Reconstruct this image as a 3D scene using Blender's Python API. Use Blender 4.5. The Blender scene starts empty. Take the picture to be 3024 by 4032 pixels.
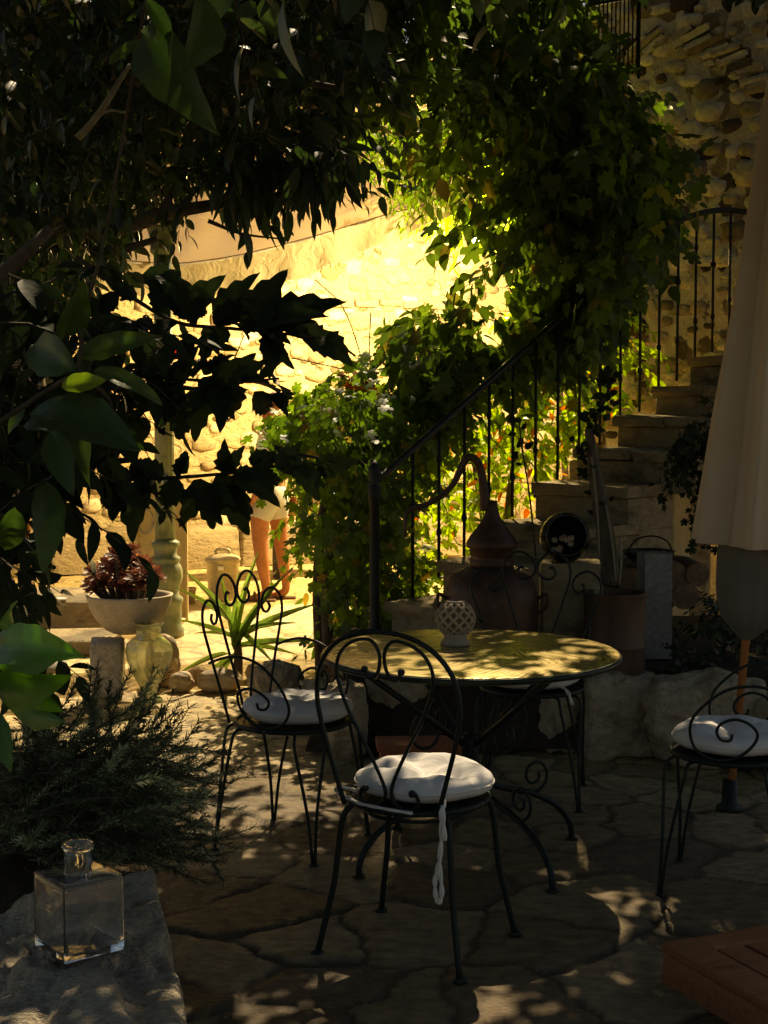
import bpy, bmesh, math, random
import numpy as np
from math import sin, cos, pi, radians as R, sqrt, atan, atan2
from mathutils import Vector, Matrix, noise
random.seed(7); np.random.seed(7)
S = bpy.context.scene
C = S.collection

# ------------------------------------------------------------------ camera, world, sun, exposure
F, CX, CY, EYE = 5800.0, 1512.0, 2016.0, 1.55
PITCH = atan(416 / 5800)
cam_d = bpy.data.cameras.new("camera"); cam = bpy.data.objects.new("camera", cam_d); C.objects.link(cam)
cam.location = (0, 0, EYE); cam.rotation_euler = (pi / 2 - PITCH, 0, 0)
cam_d.sensor_fit = 'VERTICAL'; cam_d.sensor_height = 36; cam_d.lens = F / 4032 * 36
cam_d.clip_end = 2000; cam_d.clip_start = 0.05
S.camera = cam
SUN_AZ, SUN_EL = R(9), R(48)          # ahead of the camera, a little to the right
w = bpy.data.worlds.new("World"); S.world = w; w.use_nodes = True
nt = w.node_tree; nt.nodes.clear()
sky = nt.nodes.new("ShaderNodeTexSky"); sky.sky_type = 'NISHITA'; sky.sun_disc = False
sky.sun_elevation = SUN_EL; sky.sun_rotation = SUN_AZ
bg = nt.nodes.new("ShaderNodeBackground"); bg.inputs[1].default_value = 0.065
wo = nt.nodes.new("ShaderNodeOutputWorld")
nt.links.new(sky.outputs[0], bg.inputs[0]); nt.links.new(bg.outputs[0], wo.inputs[0])
sd = bpy.data.lights.new("sun", 'SUN'); sd.energy = 5.0; sd.angle = R(0.4); sd.color = (1, 0.88, 0.68)
so = bpy.data.objects.new("sun", sd); C.objects.link(so)
sdir = Vector((sin(SUN_AZ) * cos(SUN_EL), cos(SUN_AZ) * cos(SUN_EL), sin(SUN_EL)))
so.rotation_euler = sdir.to_track_quat('Z', 'Y').to_euler(); so.location = (0, 6, 12)
LAMP_STRENGTH = 13500.0
S.view_settings.view_transform = 'Standard'; S.view_settings.look = 'None'
S.view_settings.use_white_balance = True; S.view_settings.white_balance_temperature = 8200; S.view_settings.white_balance_tint = 10
S.view_settings.exposure = 0.1; S.view_settings.gamma = 1.0
S.cycles.max_bounces = 10; S.cycles.transparent_max_bounces = 12
S.cycles.transmission_bounces = 10; S.cycles.diffuse_bounces = 5; S.cycles.glossy_bounces = 4
S.cycles.caustics_reflective = False; S.cycles.caustics_refractive = False
S.cycles.sample_clamp_indirect = 4.0; S.cycles.use_denoising = True

# ------------------------------------------------------------------ helpers: a photograph pixel (3024 x 4032) and a distance give a place
def ray(px, py):
    u = (px - CX) / F; v = -(py - CY) / F
    return u, cos(PITCH) + v * sin(PITCH), -sin(PITCH) + v * cos(PITCH)
def W(px, py, D):
    u, dy, dz = ray(px, py); t = D / dy
    return Vector((u * t, D, EYE + dz * t))
def G(px, py, z=0.0):
    u, dy, dz = ray(px, py); t = (z - EYE) / dz
    return Vector((u * t, dy * t, z))
V = Vector

def crom(P, res=6):
    P = [V(p) for p in P]
    if len(P) < 3: return P
    Q = [P[0] * 2 - P[1]] + P + [P[-1] * 2 - P[-2]]
    out = []
    for i in range(1, len(Q) - 2):
        a, b, c, d = Q[i - 1], Q[i], Q[i + 1], Q[i + 2]
        for k in range(res):
            t = k / res
            out.append(0.5 * ((2 * b) + (c - a) * t + (2 * a - 5 * b + 4 * c - d) * t * t + (3 * b - a - 3 * c + d) * t ** 3))
    out.append(P[-1]); return out

class MB:
    def __init__(s): s.v = []; s.f = []
    def add(s, vs, fs):
        o = len(s.v); s.v += [tuple(v) for v in vs]; s.f += [tuple(i + o for i in f) for f in fs]; return s
    def tube(s, pts, r, n=8, res=6, closed=False):
        P = crom(pts, res) if res > 1 else [V(p) for p in pts]
        m = len(P)
        if callable(r): rr = [r(i / (m - 1)) for i in range(m)]
        elif isinstance(r, (list, tuple)):
            rr = [float(np.interp(i / (m - 1), np.linspace(0, 1, len(r)), r)) for i in range(m)]
        else: rr = [r] * m
        vs, fs = [], []
        up = None
        for i in range(m):
            t = (P[min(i + 1, m - 1)] - P[max(i - 1, 0)])
            if t.length < 1e-9: t = V((0, 0, 1))
            t.normalize()
            if up is None:
                up = t.orthogonal().normalized()
            up = (up - t * up.dot(t))
            up = up.normalized() if up.length > 1e-6 else t.orthogonal().normalized()
            b = t.cross(up)
            for k in range(n):
                a = 2 * pi * k / n
                vs.append(P[i] + (up * cos(a) + b * sin(a)) * rr[i])
        for i in range(m - 1):
            for k in range(n):
                k2 = (k + 1) % n
                fs.append((i * n + k, i * n + k2, (i + 1) * n + k2, (i + 1) * n + k))
        fs.append(tuple(range(n - 1, -1, -1))); fs.append(tuple((m - 1) * n + k for k in range(n)))
        return s.add(vs, fs)
    def lathe(s, prof, n=32, c=(0, 0, 0), M=None, flute=None, cap=True):
        vs, fs = [], []; c = V(c); m = len(prof)
        for r, z in prof:
            for k in range(n):
                a = 2 * pi * k / n; q = r
                if flute: q = r * flute(a, z)
                p = V((q * cos(a), q * sin(a), z))
                if M is not None: p = M @ p
                vs.append(p + c)
        for i in range(m - 1):
            for k in range(n):
                k2 = (k + 1) % n
                fs.append((i * n + k, i * n + k2, (i + 1) * n + k2, (i + 1) * n + k))
        if cap and prof[0][0] > 1e-5: fs.append(tuple(range(n - 1, -1, -1)))
        if cap and prof[-1][0] > 1e-5: fs.append(tuple((m - 1) * n + k for k in range(n)))
        return s.add(vs, fs)
    def box(s, c, size, rz=0.0, bev=0.0, M=None, jit=0.0):
        bm = bmesh.new(); bmesh.ops.create_cube(bm, size=1)
        bmesh.ops.scale(bm, vec=V(size), verts=bm.verts)
        if bev: bmesh.ops.bevel(bm, geom=list(bm.edges), offset=bev, segments=2, profile=0.6, affect='EDGES')
        T = Matrix.Translation(V(c)) @ (M if M is not None else Matrix.Rotation(rz, 4, 'Z'))
        vs = [T @ v.co for v in bm.verts]; fs = []
        bm.verts.index_update()
        if jit: vs = [v + V((random.uniform(-jit, jit) for _ in range(3))) for v in vs]
        for f in bm.faces: fs.append([v.index for v in f.verts])
        bm.free(); return s.add(vs, fs)
    def sphere(s, c, r, n=12, sc=(1, 1, 1)):
        m = max(6, n // 2 + 2)
        return s.lathe([(max(1e-6, sin(pi * i / m)) * r * sc[0], -cos(pi * i / m) * r * sc[2]) for i in range(m + 1)], n, c)
    def rock(s, c, size, seed=0, boxy=0.55, rz=0.0, sub=4, rough=0.10, flat=None):
        bm = bmesh.new(); bmesh.ops.create_icosphere(bm, subdivisions=sub, radius=1)
        off = V((seed * 3.1, seed * 1.7, seed * 0.9)); Rm = Matrix.Rotation(rz, 4, 'Z')
        vs = []
        for v in bm.verts:
            d = v.co.normalized(); mx = max(abs(d.x), abs(d.y), abs(d.z))
            p = d * (1 - boxy) + (d / mx) * boxy * 0.82
            k = 1 + rough * 1.5 * noise.noise(d * 1.3 + off) + rough * noise.noise(d * 3.1 + off) + rough * 0.4 * noise.noise(d * 8 + off) + rough * .2 * noise.noise(d * 19 + off)
            p = p * k
            if flat is not None: p.z = min(p.z, flat + 0.03 * noise.noise(d * 5 + off))
            p = V((p.x * size[0], p.y * size[1], p.z * size[2]))
            vs.append(Rm @ p + V(c))
        bm.verts.index_update()
        fs = [[v.index for v in f.verts] for f in bm.faces]; bm.free()
        return s.add(vs, fs)
    def build(s, name, mat, parent=None, smooth=True, loc=None, angle=None):
        me = bpy.data.meshes.new(name); me.from_pydata(s.v, [], s.f); me.update()
        if smooth:
            me.polygons.foreach_set('use_smooth', [True] * len(me.polygons))
            if angle:
                try: me.set_sharp_from_angle(angle=angle)
                except Exception: pass
        o = bpy.data.objects.new(name, me); C.objects.link(o)
        if mat: me.materials.append(mat)
        if parent: o.parent = parent
        if loc is not None: o.location = loc
        return o

def tag(o, label=None, cat=None, group=None, kind=None):
    if label: o['label'] = label
    if cat: o['category'] = cat
    if group: o['group'] = group
    if kind: o['kind'] = kind
    return o
def thing(name, label, cat, loc=(0, 0, 0), rz=0.0, group=None):
    o = bpy.data.objects.new(name, None); C.objects.link(o); o.empty_display_size = .1
    o.location = loc; o.rotation_euler = (0, 0, rz)
    return tag(o, label, cat, group)
def one(mb, name, mat, label, cat, loc=(0, 0, 0), rz=0.0, group=None, smooth=True, angle=None):
    o = mb.build(name, mat, None, smooth, loc, angle); o.rotation_euler = (0, 0, rz)
    return tag(o, label, cat, group)

# ------------------------------------------------------------------ materials
def newmat(name):
    m = bpy.data.materials.new(name); m.use_nodes = True
    return m, m.node_tree, m.node_tree.nodes['Principled BSDF']
class N:
    def __init__(s, nt): s.nt = nt
    def n(s, t, **k):
        x = s.nt.nodes.new('ShaderNode' + t)
        for a, b in k.items(): setattr(x, a, b)
        return x
    def l(s, a, b): s.nt.links.new(a, b)
    def coord(s, scale=(1, 1, 1), out='Object', rot=(0, 0, 0)):
        tc = s.n('TexCoord'); mp = s.n('Mapping'); mp.inputs['Scale'].default_value = scale; mp.inputs['Rotation'].default_value = rot
        s.l(tc.outputs[out], mp.inputs[0]); return mp.outputs[0]
    def noise(s, co, scale, detail=5, rough=.6, dist=0.0):
        x = s.n('TexNoise'); x.inputs['Scale'].default_value = scale; x.inputs['Detail'].default_value = detail
        x.inputs['Roughness'].default_value = rough; x.inputs['Distortion'].default_value = dist
        s.l(co, x.inputs['Vector']); return x
    def ramp(s, fac, stops):
        x = s.n('ValToRGB'); e = x.color_ramp.elements
        while len(e) < len(stops): e.new(0.5)
        for i, (p, c) in enumerate(stops):
            e[i].position = p; e[i].color = (*c, 1) if len(c) == 3 else c
        s.l(fac, x.inputs[0]); return x.outputs[0]
    def mr(s, v, a, b, c=0., d=1.):
        x = s.n('MapRange'); x.interpolation_type = 'SMOOTHSTEP'
        for i, q in enumerate((a, b, c, d)): x.inputs[1 + i].default_value = q
        s.l(v, x.inputs[0]); return x.outputs[0]
    def mix(s, f, a, b, mode='MIX'):
        x = s.n('Mix', data_type='RGBA', blend_type=mode)
        for v, i in ((f, 0), (a, 6), (b, 7)):
            if hasattr(v, 'links') or hasattr(v, 'is_linked'): s.l(v, x.inputs[i])
            else: x.inputs[i].default_value = v if i == 0 else (*v, 1)
        return x.outputs[2]
    def math(s, op, a, b=0.0):
        x = s.n('Math', operation=op)
        for i, v in enumerate((a, b)):
            if hasattr(v, 'is_linked'): s.l(v, x.inputs[i])
            else: x.inputs[i].default_value = v
        return x.outputs[0]
    def bump(s, h, strength=.5, dist=.01, prev=None):
        x = s.n('Bump'); x.inputs['Strength'].default_value = strength; x.inputs['Distance'].default_value = dist
        s.l(h, x.inputs['Height'])
        if prev is not None: s.l(prev, x.inputs['Normal'])
        return x.outputs[0]

def pmat(name, c1, c2, scale=8, rough=.7, bump=.3, bdist=.01, metal=0., spec=.4, stretch=(1, 1, 1), c3=None, rr=.15):
    m, nt, b = newmat(name); q = N(nt); co = q.coord(stretch)
    n1 = q.noise(co, scale, 6, .65); n2 = q.noise(co, scale * 5, 4, .6)
    st = [(.3, c1), (.7, c2)] if c3 is None else [(.28, c1), (.5, c2), (.72, c3)]
    col = q.ramp(n1.outputs[0], st)
    col = q.mix(.35, col, q.ramp(n2.outputs[0], [(.3, (.3, .3, .3)), (.7, (.75, .75, .75))]), 'OVERLAY')
    q.l(col, b.inputs['Base Color'])
    q.l(q.mr(n2.outputs[0], .3, .7, max(.03, rough - rr), min(1, rough + rr)), b.inputs['Roughness'])
    b.inputs['Metallic'].default_value = metal; b.inputs['Specular IOR Level'].default_value = spec
    if bump:
        h = q.math('ADD', n1.outputs[0], q.math('MULTIPLY', n2.outputs[0], .5))
        q.l(q.bump(h, bump, bdist), b.inputs['Normal'])
    return m

def leafmat(name, dark, light, transl=.4, rough=.42, warm=None, gloss=.5):
    m, nt, b = newmat(name); q = N(nt)
    geo = q.n('NewGeometry'); co = q.coord()
    st = [(0, dark), (.75, light)] + ([(1, warm)] if warm else [])
    if warm: st = [(0, dark), (.93, light), (.96, warm)]
    col = q.ramp(geo.outputs['Random Per Island'], st)
    nz = q.noise(co, 60, 3)
    col = q.mix(.3, col, q.ramp(nz.outputs[0], [(.3, (.3, .3, .3)), (.7, (.7, .7, .7))]), 'OVERLAY')
    q.l(col, b.inputs['Base Color']); b.inputs['Roughness'].default_value = rough
    b.inputs['Specular IOR Level'].default_value = gloss
    q.l(q.bump(nz.outputs[0], .3, .004), b.inputs['Normal'])
    tr = q.n('BsdfTranslucent')
    hs = q.n('HueSaturation'); hs.inputs['Hue'].default_value = .5; hs.inputs['Saturation'].default_value = 1.15; hs.inputs['Value'].default_value = 2.6
    q.l(col, hs.inputs['Color']); q.l(hs.outputs[0], tr.inputs[0])
    mx = q.n('MixShader'); mx.inputs[0].default_value = transl
    q.l(b.outputs[0], mx.inputs[1]); q.l(tr.outputs[0], mx.inputs[2])
    q.l(mx.outputs[0], nt.nodes['Material Output'].inputs['Surface'])
    return m

def floor_mat(attr):
    m, nt, b = newmat('flagstone' if attr else 'bare_earth_paving'); q = N(nt); co = q.coord()
    sep = q.n('SeparateXYZ'); q.l(co, sep.inputs[0])
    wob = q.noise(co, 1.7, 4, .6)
    yard = q.mr(q.math('ADD', sep.outputs[1], q.math('MULTIPLY', wob.outputs[0], 1.2)), 5.9, 7.9)  # paler yard stone, its edge pulled nearer to stand in for sunlit floor
    rough_n = q.noise(q.coord((4, 8, 1)), 3, 8, .72, .4); fine = q.noise(co, 70, 4, .7); mid = q.noise(co, 16, 5, .7)
    if attr:
        a1 = q.n('Attribute'); a1.attribute_name = 'slab'; a2 = q.n('Attribute'); a2.attribute_name = 'joint'
        cell, joint = a1.outputs['Fac'], a2.outputs['Fac']
    else:
        v = q.n('TexVoronoi', feature='F1'); v.inputs['Scale'].default_value = 3; q.l(co, v.inputs['Vector'])
        sc_ = q.n('SeparateColor'); q.l(v.outputs['Color'], sc_.inputs[0]); cell = sc_.outputs[0]; joint = None
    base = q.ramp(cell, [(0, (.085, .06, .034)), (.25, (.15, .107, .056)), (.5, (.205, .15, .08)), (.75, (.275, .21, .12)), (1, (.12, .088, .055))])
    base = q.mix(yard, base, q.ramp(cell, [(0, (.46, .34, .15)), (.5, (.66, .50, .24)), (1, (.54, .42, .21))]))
    base = q.mix(.8, base, q.ramp(rough_n.outputs[0], [(.25, (.16, .14, .11)), (.5, (.5, .5, .5)), (.75, (.86, .84, .78))]), 'OVERLAY')
    base = q.mix(.6, base, q.ramp(mid.outputs[0], [(.3, (.25, .25, .25)), (.7, (.75, .75, .75))]), 'OVERLAY')
    base = q.mix(.4, base, q.ramp(fine.outputs[0], [(.3, (.35, .35, .35)), (.7, (.65, .65, .65))]), 'OVERLAY')
    col = base
    if joint is not None:
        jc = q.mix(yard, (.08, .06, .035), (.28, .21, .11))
        col = q.mix(joint, base, jc)
    q.l(col, b.inputs['Base Color']); q.l(q.mr(fine.outputs[0], .3, .7, .5, .85), b.inputs['Roughness']); b.inputs['Specular IOR Level'].default_value = .3
    h = q.math('ADD', q.math('MULTIPLY', rough_n.outputs[0], 1.0), q.math('ADD', q.math('MULTIPLY', mid.outputs[0], .5), q.math('MULTIPLY', fine.outputs[0], .2)))
    q.l(q.bump(h, .7, .02), b.inputs['Normal'])
    return m

def rubble_mat(name, mortar, stops, scale, lo=.30, hi=.44, stretch=(1, 1, 1), bd=.03, bs=.8, rough=.85, warp=.25):
    m, nt, b = newmat(name); q = N(nt); co = q.coord(stretch)
    wob = q.noise(co, 2.6, 4, .6)
    vm = q.n('VectorMath', operation='SCALE'); q.l(wob.outputs['Color'], vm.inputs[0]); vm.inputs['Scale'].default_value = warp
    va = q.n('VectorMath', operation='ADD'); q.l(co, va.inputs[0]); q.l(vm.outputs[0], va.inputs[1])
    f1 = q.n('TexVoronoi', feature='F1'); f1.inputs['Scale'].default_value = scale; q.l(va.outputs[0], f1.inputs['Vector'])
    f1.inputs['Randomness'].default_value = .9
    nz = q.noise(co, scale * 2.4, 6, .68); fine = q.noise(co, scale * 11, 4, .65)
    d = q.math('ADD', f1.outputs['Distance'], q.math('MULTIPLY', nz.outputs[0], .35))
    mask = q.mr(d, lo + .17, hi + .17, 1, 0)
    sp = q.n('SeparateColor'); q.l(f1.outputs['Color'], sp.inputs[0])
    st = q.ramp(sp.outputs[0], stops)
    st = q.mix(.6, st, q.ramp(nz.outputs[0], [(.3, (.25, .25, .25)), (.7, (.75, .75, .75))]), 'OVERLAY')
    mo = q.mix(.5, mortar, q.ramp(nz.outputs[0], [(.3, (.3, .29, .26)), (.7, (.72, .7, .66))]), 'OVERLAY')
    col = q.mix(mask, mo, st)
    col = q.mix(.35, col, q.ramp(fine.outputs[0], [(.3, (.3, .3, .3)), (.7, (.7, .7, .7))]), 'OVERLAY')
    q.l(col, b.inputs['Base Color']); b.inputs['Roughness'].default_value = rough; b.inputs['Specular IOR Level'].default_value = .15
    h = q.math('ADD', q.math('MULTIPLY', q.math('MULTIPLY', mask, q.mr(sp.outputs[1], .1, .9, -.6, 1.0)), .9), q.math('ADD', q.math('MULTIPLY', nz.outputs[0], .8), q.math('MULTIPLY', fine.outputs[0], .25)))
    q.l(q.bump(h, bs, bd), b.inputs['Normal'])
    return m

def cloth_mat(name, c1, c2, transl=.0, rough=.9, scale=60, fold=.0):
    m, nt, b = newmat(name); q = N(nt); co = q.coord()
    nz = q.noise(co, 3, 4); wv = q.noise(co, scale * 6, 2)
    col = q.ramp(nz.outputs[0], [(.3, c1), (.7, c2)]); q.l(col, b.inputs['Base Color'])
    b.inputs['Roughness'].default_value = rough; b.inputs['Specular IOR Level'].default_value = .1
    nrm = q.bump(wv.outputs[0], .25, .002)
    if fold: nrm = q.bump(q.noise(co, 9, 3, .5, 1.0).outputs[0], fold, .05, nrm)
    q.l(nrm, b.inputs['Normal'])
    if transl:
        tr = q.n('BsdfTranslucent'); q.l(col, tr.inputs[0]); mx = q.n('MixShader'); mx.inputs[0].default_value = transl
        q.l(nrm, tr.inputs['Normal'])
        q.l(b.outputs[0], mx.inputs[1]); q.l(tr.outputs[0], mx.inputs[2]); q.l(mx.outputs[0], nt.nodes['Material Output'].inputs['Surface'])
    return m

def glass_mat(name, col, rough=.02, ior=1.48):
    m, nt, b = newmat(name); q = N(nt); co = q.coord()
    b.inputs['Transmission Weight'].default_value = 1; b.inputs['Base Color'].default_value = (*col, 1); b.inputs['IOR'].default_value = ior
    nz = q.noise(co, 40, 5, .6); b.inputs['Roughness'].default_value = rough
    q.l(q.bump(q.noise(co, 14, 2).outputs[0], .03, .01), b.inputs['Normal'])
    return m

def milky(m, amt, tr=.3, dc=(.8, .8, .76)):
    nt = m.node_tree; q = N(nt); b = nt.nodes['Principled BSDF']; d = q.n('BsdfDiffuse'); d.inputs[0].default_value = (*dc, 1)
    t = q.n('BsdfTransparent'); mx0 = q.n('MixShader'); mx0.inputs[0].default_value = tr; q.l(b.outputs[0], mx0.inputs[1]); q.l(t.outputs[0], mx0.inputs[2])
    mx = q.n('MixShader'); mx.inputs[0].default_value = amt; q.l(mx0.outputs[0], mx.inputs[1]); q.l(d.outputs[0], mx.inputs[2]); q.l(mx.outputs[0], nt.nodes['Material Output'].inputs['Surface'])
def emit_mat(name, col, s):
    m, nt, b = newmat(name)
    b.inputs['Base Color'].default_value = (1, 1, 1, 1); b.inputs['Emission Color'].default_value = (*col, 1); b.inputs['Emission Strength'].default_value = s
    return m

def table_mat():
    m, nt, b = newmat('table_metal'); q = N(nt); co = q.coord((1, 1.4, 1))
    wob = q.noise(co, 2.2, 2, .5)
    vm = q.n('VectorMath', operation='SCALE'); q.l(wob.outputs['Color'], vm.inputs[0]); vm.inputs['Scale'].default_value = .5
    va = q.n('VectorMath', operation='ADD'); q.l(co, va.inputs[0]); q.l(vm.outputs[0], va.inputs[1])
    wv = q.n('TexWave', wave_type='RINGS', rings_direction='Z'); wv.inputs['Scale'].default_value = 9; wv.inputs['Distortion'].default_value = 3.0; wv.inputs['Detail'].default_value = 2
    q.l(va.outputs[0], wv.inputs['Vector'])
    col = q.ramp(wv.outputs[0], [(.2, (.36, .26, .075)), (.8, (.72, .55, .18))]); q.l(col, b.inputs['Base Color'])
    b.inputs['Metallic'].default_value = .5
    q.l(q.mr(wv.outputs[0], .2, .8, .36, .22), b.inputs['Roughness'])
    q.l(q.bump(wv.outputs[0], .12, .004), b.inputs['Normal'])
    return m

M = {}
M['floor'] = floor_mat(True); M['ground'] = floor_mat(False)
M['right_wall'] = rubble_mat('rubble_wall_right', (.54, .46, .35), [(0, (.015, .012, .009)), (.12, (.05, .036, .02)), (.3, (.14, .10, .055)), (.5, (.28, .21, .13)), (.75, (.38, .30, .2)), (1, (.22, .16, .09))], 6.0, .36, .46, (1, 1, .8), .05, 1.0)
M['far_wall'] = rubble_mat('rubble_wall_far', (.50, .40, .23), [(0, (.22, .16, .08)), (.4, (.42, .33, .18)), (1, (.58, .48, .28))], 4.2, .3, .42, (1, 1, 1.5), .06, 1.0)
def island_mat(name, stops, rough=.9):
    m, nt, b = newmat(name); q = N(nt); geo = q.n('NewGeometry'); co = q.coord()
    col = q.ramp(geo.outputs['Random Per Island'], stops); nz = q.noise(co, 22, 6, .7)
    col = q.mix(.7, col, q.ramp(nz.outputs[0], [(.3, (.2, .2, .2)), (.7, (.8, .8, .8))]), 'OVERLAY')
    q.l(col, b.inputs['Base Color']); b.inputs['Roughness'].default_value = rough; b.inputs['Specular IOR Level'].default_value = .15
    q.l(q.bump(nz.outputs[0], .8, .02), b.inputs['Normal']); return m
M['rubble_stones'] = island_mat('rubble_stones', [(0, (.03, .022, .014)), (.15, (.12, .085, .05)), (.4, (.32, .25, .155)), (.7, (.48, .40, .28)), (1, (.60, .52, .40))])
M['far_rubble'] = island_mat('far_rubble', [(0, (.26, .19, .10)), (.3, (.42, .33, .19)), (.7, (.56, .46, .28)), (1, (.66, .57, .38))])
M['stone'] = pmat('rough_stone', (.18, .135, .08), (.48, .39, .26), 7, .9, 1.0, .05, spec=.12, c3=(.32, .245, .15))
M['stone_step'] = pmat('step_stone', (.10, .075, .042), (.36, .29, .175), 4, .9, 1.0, .03, spec=.15, c3=(.27, .22, .13), stretch=(1, 1, 2))
M['rock_pale'] = pmat('pale_rough_rock', (.18, .145, .10), (.50, .43, .32), 16, .95, 1.0, .06, spec=.1, c3=(.30, .26, .195))
M['pebble'] = pmat('pebble_stone', (.30, .22, .13), (.54, .42, .27), 5, .75, .3, .01, spec=.3)
M['iron'] = pmat('dark_green_iron', (.006, .013, .010), (.012, .022, .017), 30, .5, .2, .002, spec=.3)
M['black_iron'] = pmat('black_iron', (.006, .008, .007), (.014, .015, .012), 30, .5, .2, .002, spec=.4)
M['cushion'] = cloth_mat('white_cotton', (.70, .68, .66), (.78, .76, .74), 0, .95, 60, .25)
M['tape'] = cloth_mat('white_tape', (.74, .70, .62), (.8, .76, .68), 0, .95)
M['table'] = table_mat()
M['ceramic'] = pmat('unglazed_clay', (.30, .24, .165), (.44, .36, .26), 18, .8, .3, .004)
M['pale_clay'] = pmat('pale_clay', (.52, .43, .30), (.68, .57, .42), 14, .85, .35, .006)
M['block_stone'] = pmat('pale_block_stone', (.30, .25, .17), (.68, .60, .46), 11, .95, 1.0, .04, spec=.1, c3=(.5, .43, .31))
M['terracotta'] = pmat('terracotta', (.30, .10, .05), (.42, .16, .08), 9, .85, .3, .006, spec=.2)
M['copper'] = pmat('aged_copper', (.035, .022, .015), (.10, .055, .035), 7, .5, .35, .008, metal=.4, c3=(.06, .036, .024))
M['rust'] = pmat('rusty_brown_drum', (.05, .028, .018), (.15, .09, .055), 7, .6, .3, .006, metal=.2, stretch=(1, 1, .3))
M['concrete'] = pmat('grey_concrete', (.17, .17, .16), (.30, .30, .28), 30, .95, .7, .006)
M['wood'] = pmat('varnished_teak', (.22, .075, .03), (.40, .17, .07), 5, .45, .25, .004, stretch=(1, 12, 12), spec=.45)
M['bark'] = pmat('bark', (.05, .04, .028), (.15, .125, .09), 18, .95, 1.0, .02, stretch=(1, 1, .35))
M['twig'] = pmat('twig', (.03, .025, .015), (.07, .055, .03), 25, .9, .4, .004)
M['pale_bark'] = pmat('pale_bark', (.16, .15, .10), (.30, .28, .20), 30, .85, .5, .006)
M['parasol'] = cloth_mat('beige_parasol_cloth', (.60, .50, .36), (.68, .58, .43), .15, .95, 60, .15)
M['parasol_dark'] = cloth_mat('grey_parasol_lining', (.14, .14, .115), (.19, .185, .15), .1, .95)
M['grey_cloth'] = cloth_mat('grey_cream_cloth', (.34, .31, .25), (.42, .38, .31), .1, .95)
M['awning'] = cloth_mat('cream_awning', (.62, .47, .27), (.68, .53, .31), .38, .9, 30, .12)
M['lace'] = cloth_mat('pale_valance', (.62, .56, .38), (.75, .68, .48), .5, .8, 30, .5)
M['pole_wood'] = pmat('orange_wood_pole', (.45, .16, .05), (.60, .24, .08), 6, .4, .1, .002, stretch=(8, 8, .5), spec=.5)
M['steel'] = pmat('dull_steel', (.35, .34, .31), (.5, .48, .43), 20, .4, .1, .002, metal=.8)
M['column'] = pmat('green_painted_iron', (.10, .14, .09), (.22, .26, .17), 12, .6, .35, .005, c3=(.30, .29, .19))
M['zinc'] = pmat('galvanised_zinc', (.42, .37, .25), (.6, .54, .38), 14, .5, .2, .003, metal=.4)
M['board'] = pmat('cream_board', (.50, .38, .19), (.60, .46, .25), 6, .7, .2, .003)
M['plaster'] = pmat('yellow_plaster', (.46, .35, .15), (.58, .45, .22), 5, .9, .4, .006)
M['soil'] = pmat('dark_soil', (.03, .022, .013), (.08, .055, .03), 25, 1.0, 1.0, .03)
M['black_pot'] = pmat('black_glazed_pot', (.008, .007, .006), (.018, .015, .012), 12, .3, .15, .003, spec=.6)
M['white_petal'] = pmat('dry_white_petal', (.34, .28, .20), (.55, .47, .36), 20, .8, .2, .002)
M['log'] = pmat('split_firewood', (.12, .08, .045), (.28, .19, .11), 14, .95, .8, .01)
M['china'] = pmat('white_china', (.72, .7, .65), (.8, .78, .74), 5, .25, .0, spec=.6)
M['skin'] = pmat('tanned_skin', (.34, .13, .065), (.44, .18, .09), 9, .55, .1, .002, spec=.35)
M['hair'] = pmat('auburn_hair', (.10, .03, .012), (.2, .07, .025), 40, .5, .4, .004)
M['shirt'] = cloth_mat('pale_shirt', (.62, .60, .52), (.70, .68, .60))
M['shorts'] = cloth_mat('pale_blue_grey_shorts', (.42, .44, .46), (.52, .54, .56))
M['sandal'] = pmat('brown_leather', (.08, .04, .02), (.14, .07, .035), 20, .6, .1)
M['red'] = cloth_mat('red_cloth', (.55, .03, .02), (.65, .05, .03))
M['glass'] = glass_mat('clear_glass', (.98, .99, .97), .0)
milky(M['glass'], .05, .0)
M['green_glass'] = glass_mat('green_glass', (.90, .97, .74), .02)
milky(M['green_glass'], .10, .4, (.62, .78, .36))
M['lamp'] = emit_mat('lamp_glow', (1.0, .77, .40), LAMP_STRENGTH)
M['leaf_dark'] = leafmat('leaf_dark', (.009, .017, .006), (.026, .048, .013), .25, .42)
M['leaf_vine'] = leafmat('leaf_vine', (.032, .06, .013), (.08, .13, .026), .5, .5, (.13, .12, .03))
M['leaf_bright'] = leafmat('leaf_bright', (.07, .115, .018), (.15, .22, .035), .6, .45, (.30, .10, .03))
M['leaf_lemon'] = leafmat('leaf_lemon', (.022, .045, .010), (.04, .075, .016), .2, .45, gloss=.3)
M['leaf_grape'] = leafmat('leaf_grape', (.05, .092, .016), (.12, .19, .035), .5, .45, (.24, .18, .05))
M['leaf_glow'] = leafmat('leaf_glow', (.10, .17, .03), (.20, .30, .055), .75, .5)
M['leaf_fresh'] = leafmat('leaf_fresh', (.03, .085, .014), (.05, .13, .02), .35, .4)
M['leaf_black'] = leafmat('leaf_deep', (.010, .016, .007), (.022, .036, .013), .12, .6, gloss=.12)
M['needle'] = leafmat('rosemary_needle', (.02, .032, .014), (.085, .115, .055), .15, .6, (.30, .36, .22))
M['needle_pale'] = leafmat('rosemary_lit_tint', (.16, .21, .11), (.34, .42, .25), .2, .6)  # lighter needle colour stands in for sprays that catch the light
M['yucca'] = leafmat('yucca_leaf', (.09, .15, .035), (.16, .24, .06), .3, .45)
M['aeonium'] = leafmat('aeonium_leaf', (.11, .042, .03), (.29, .13, .09), .2, .45, (.45, .24, .12))

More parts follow.
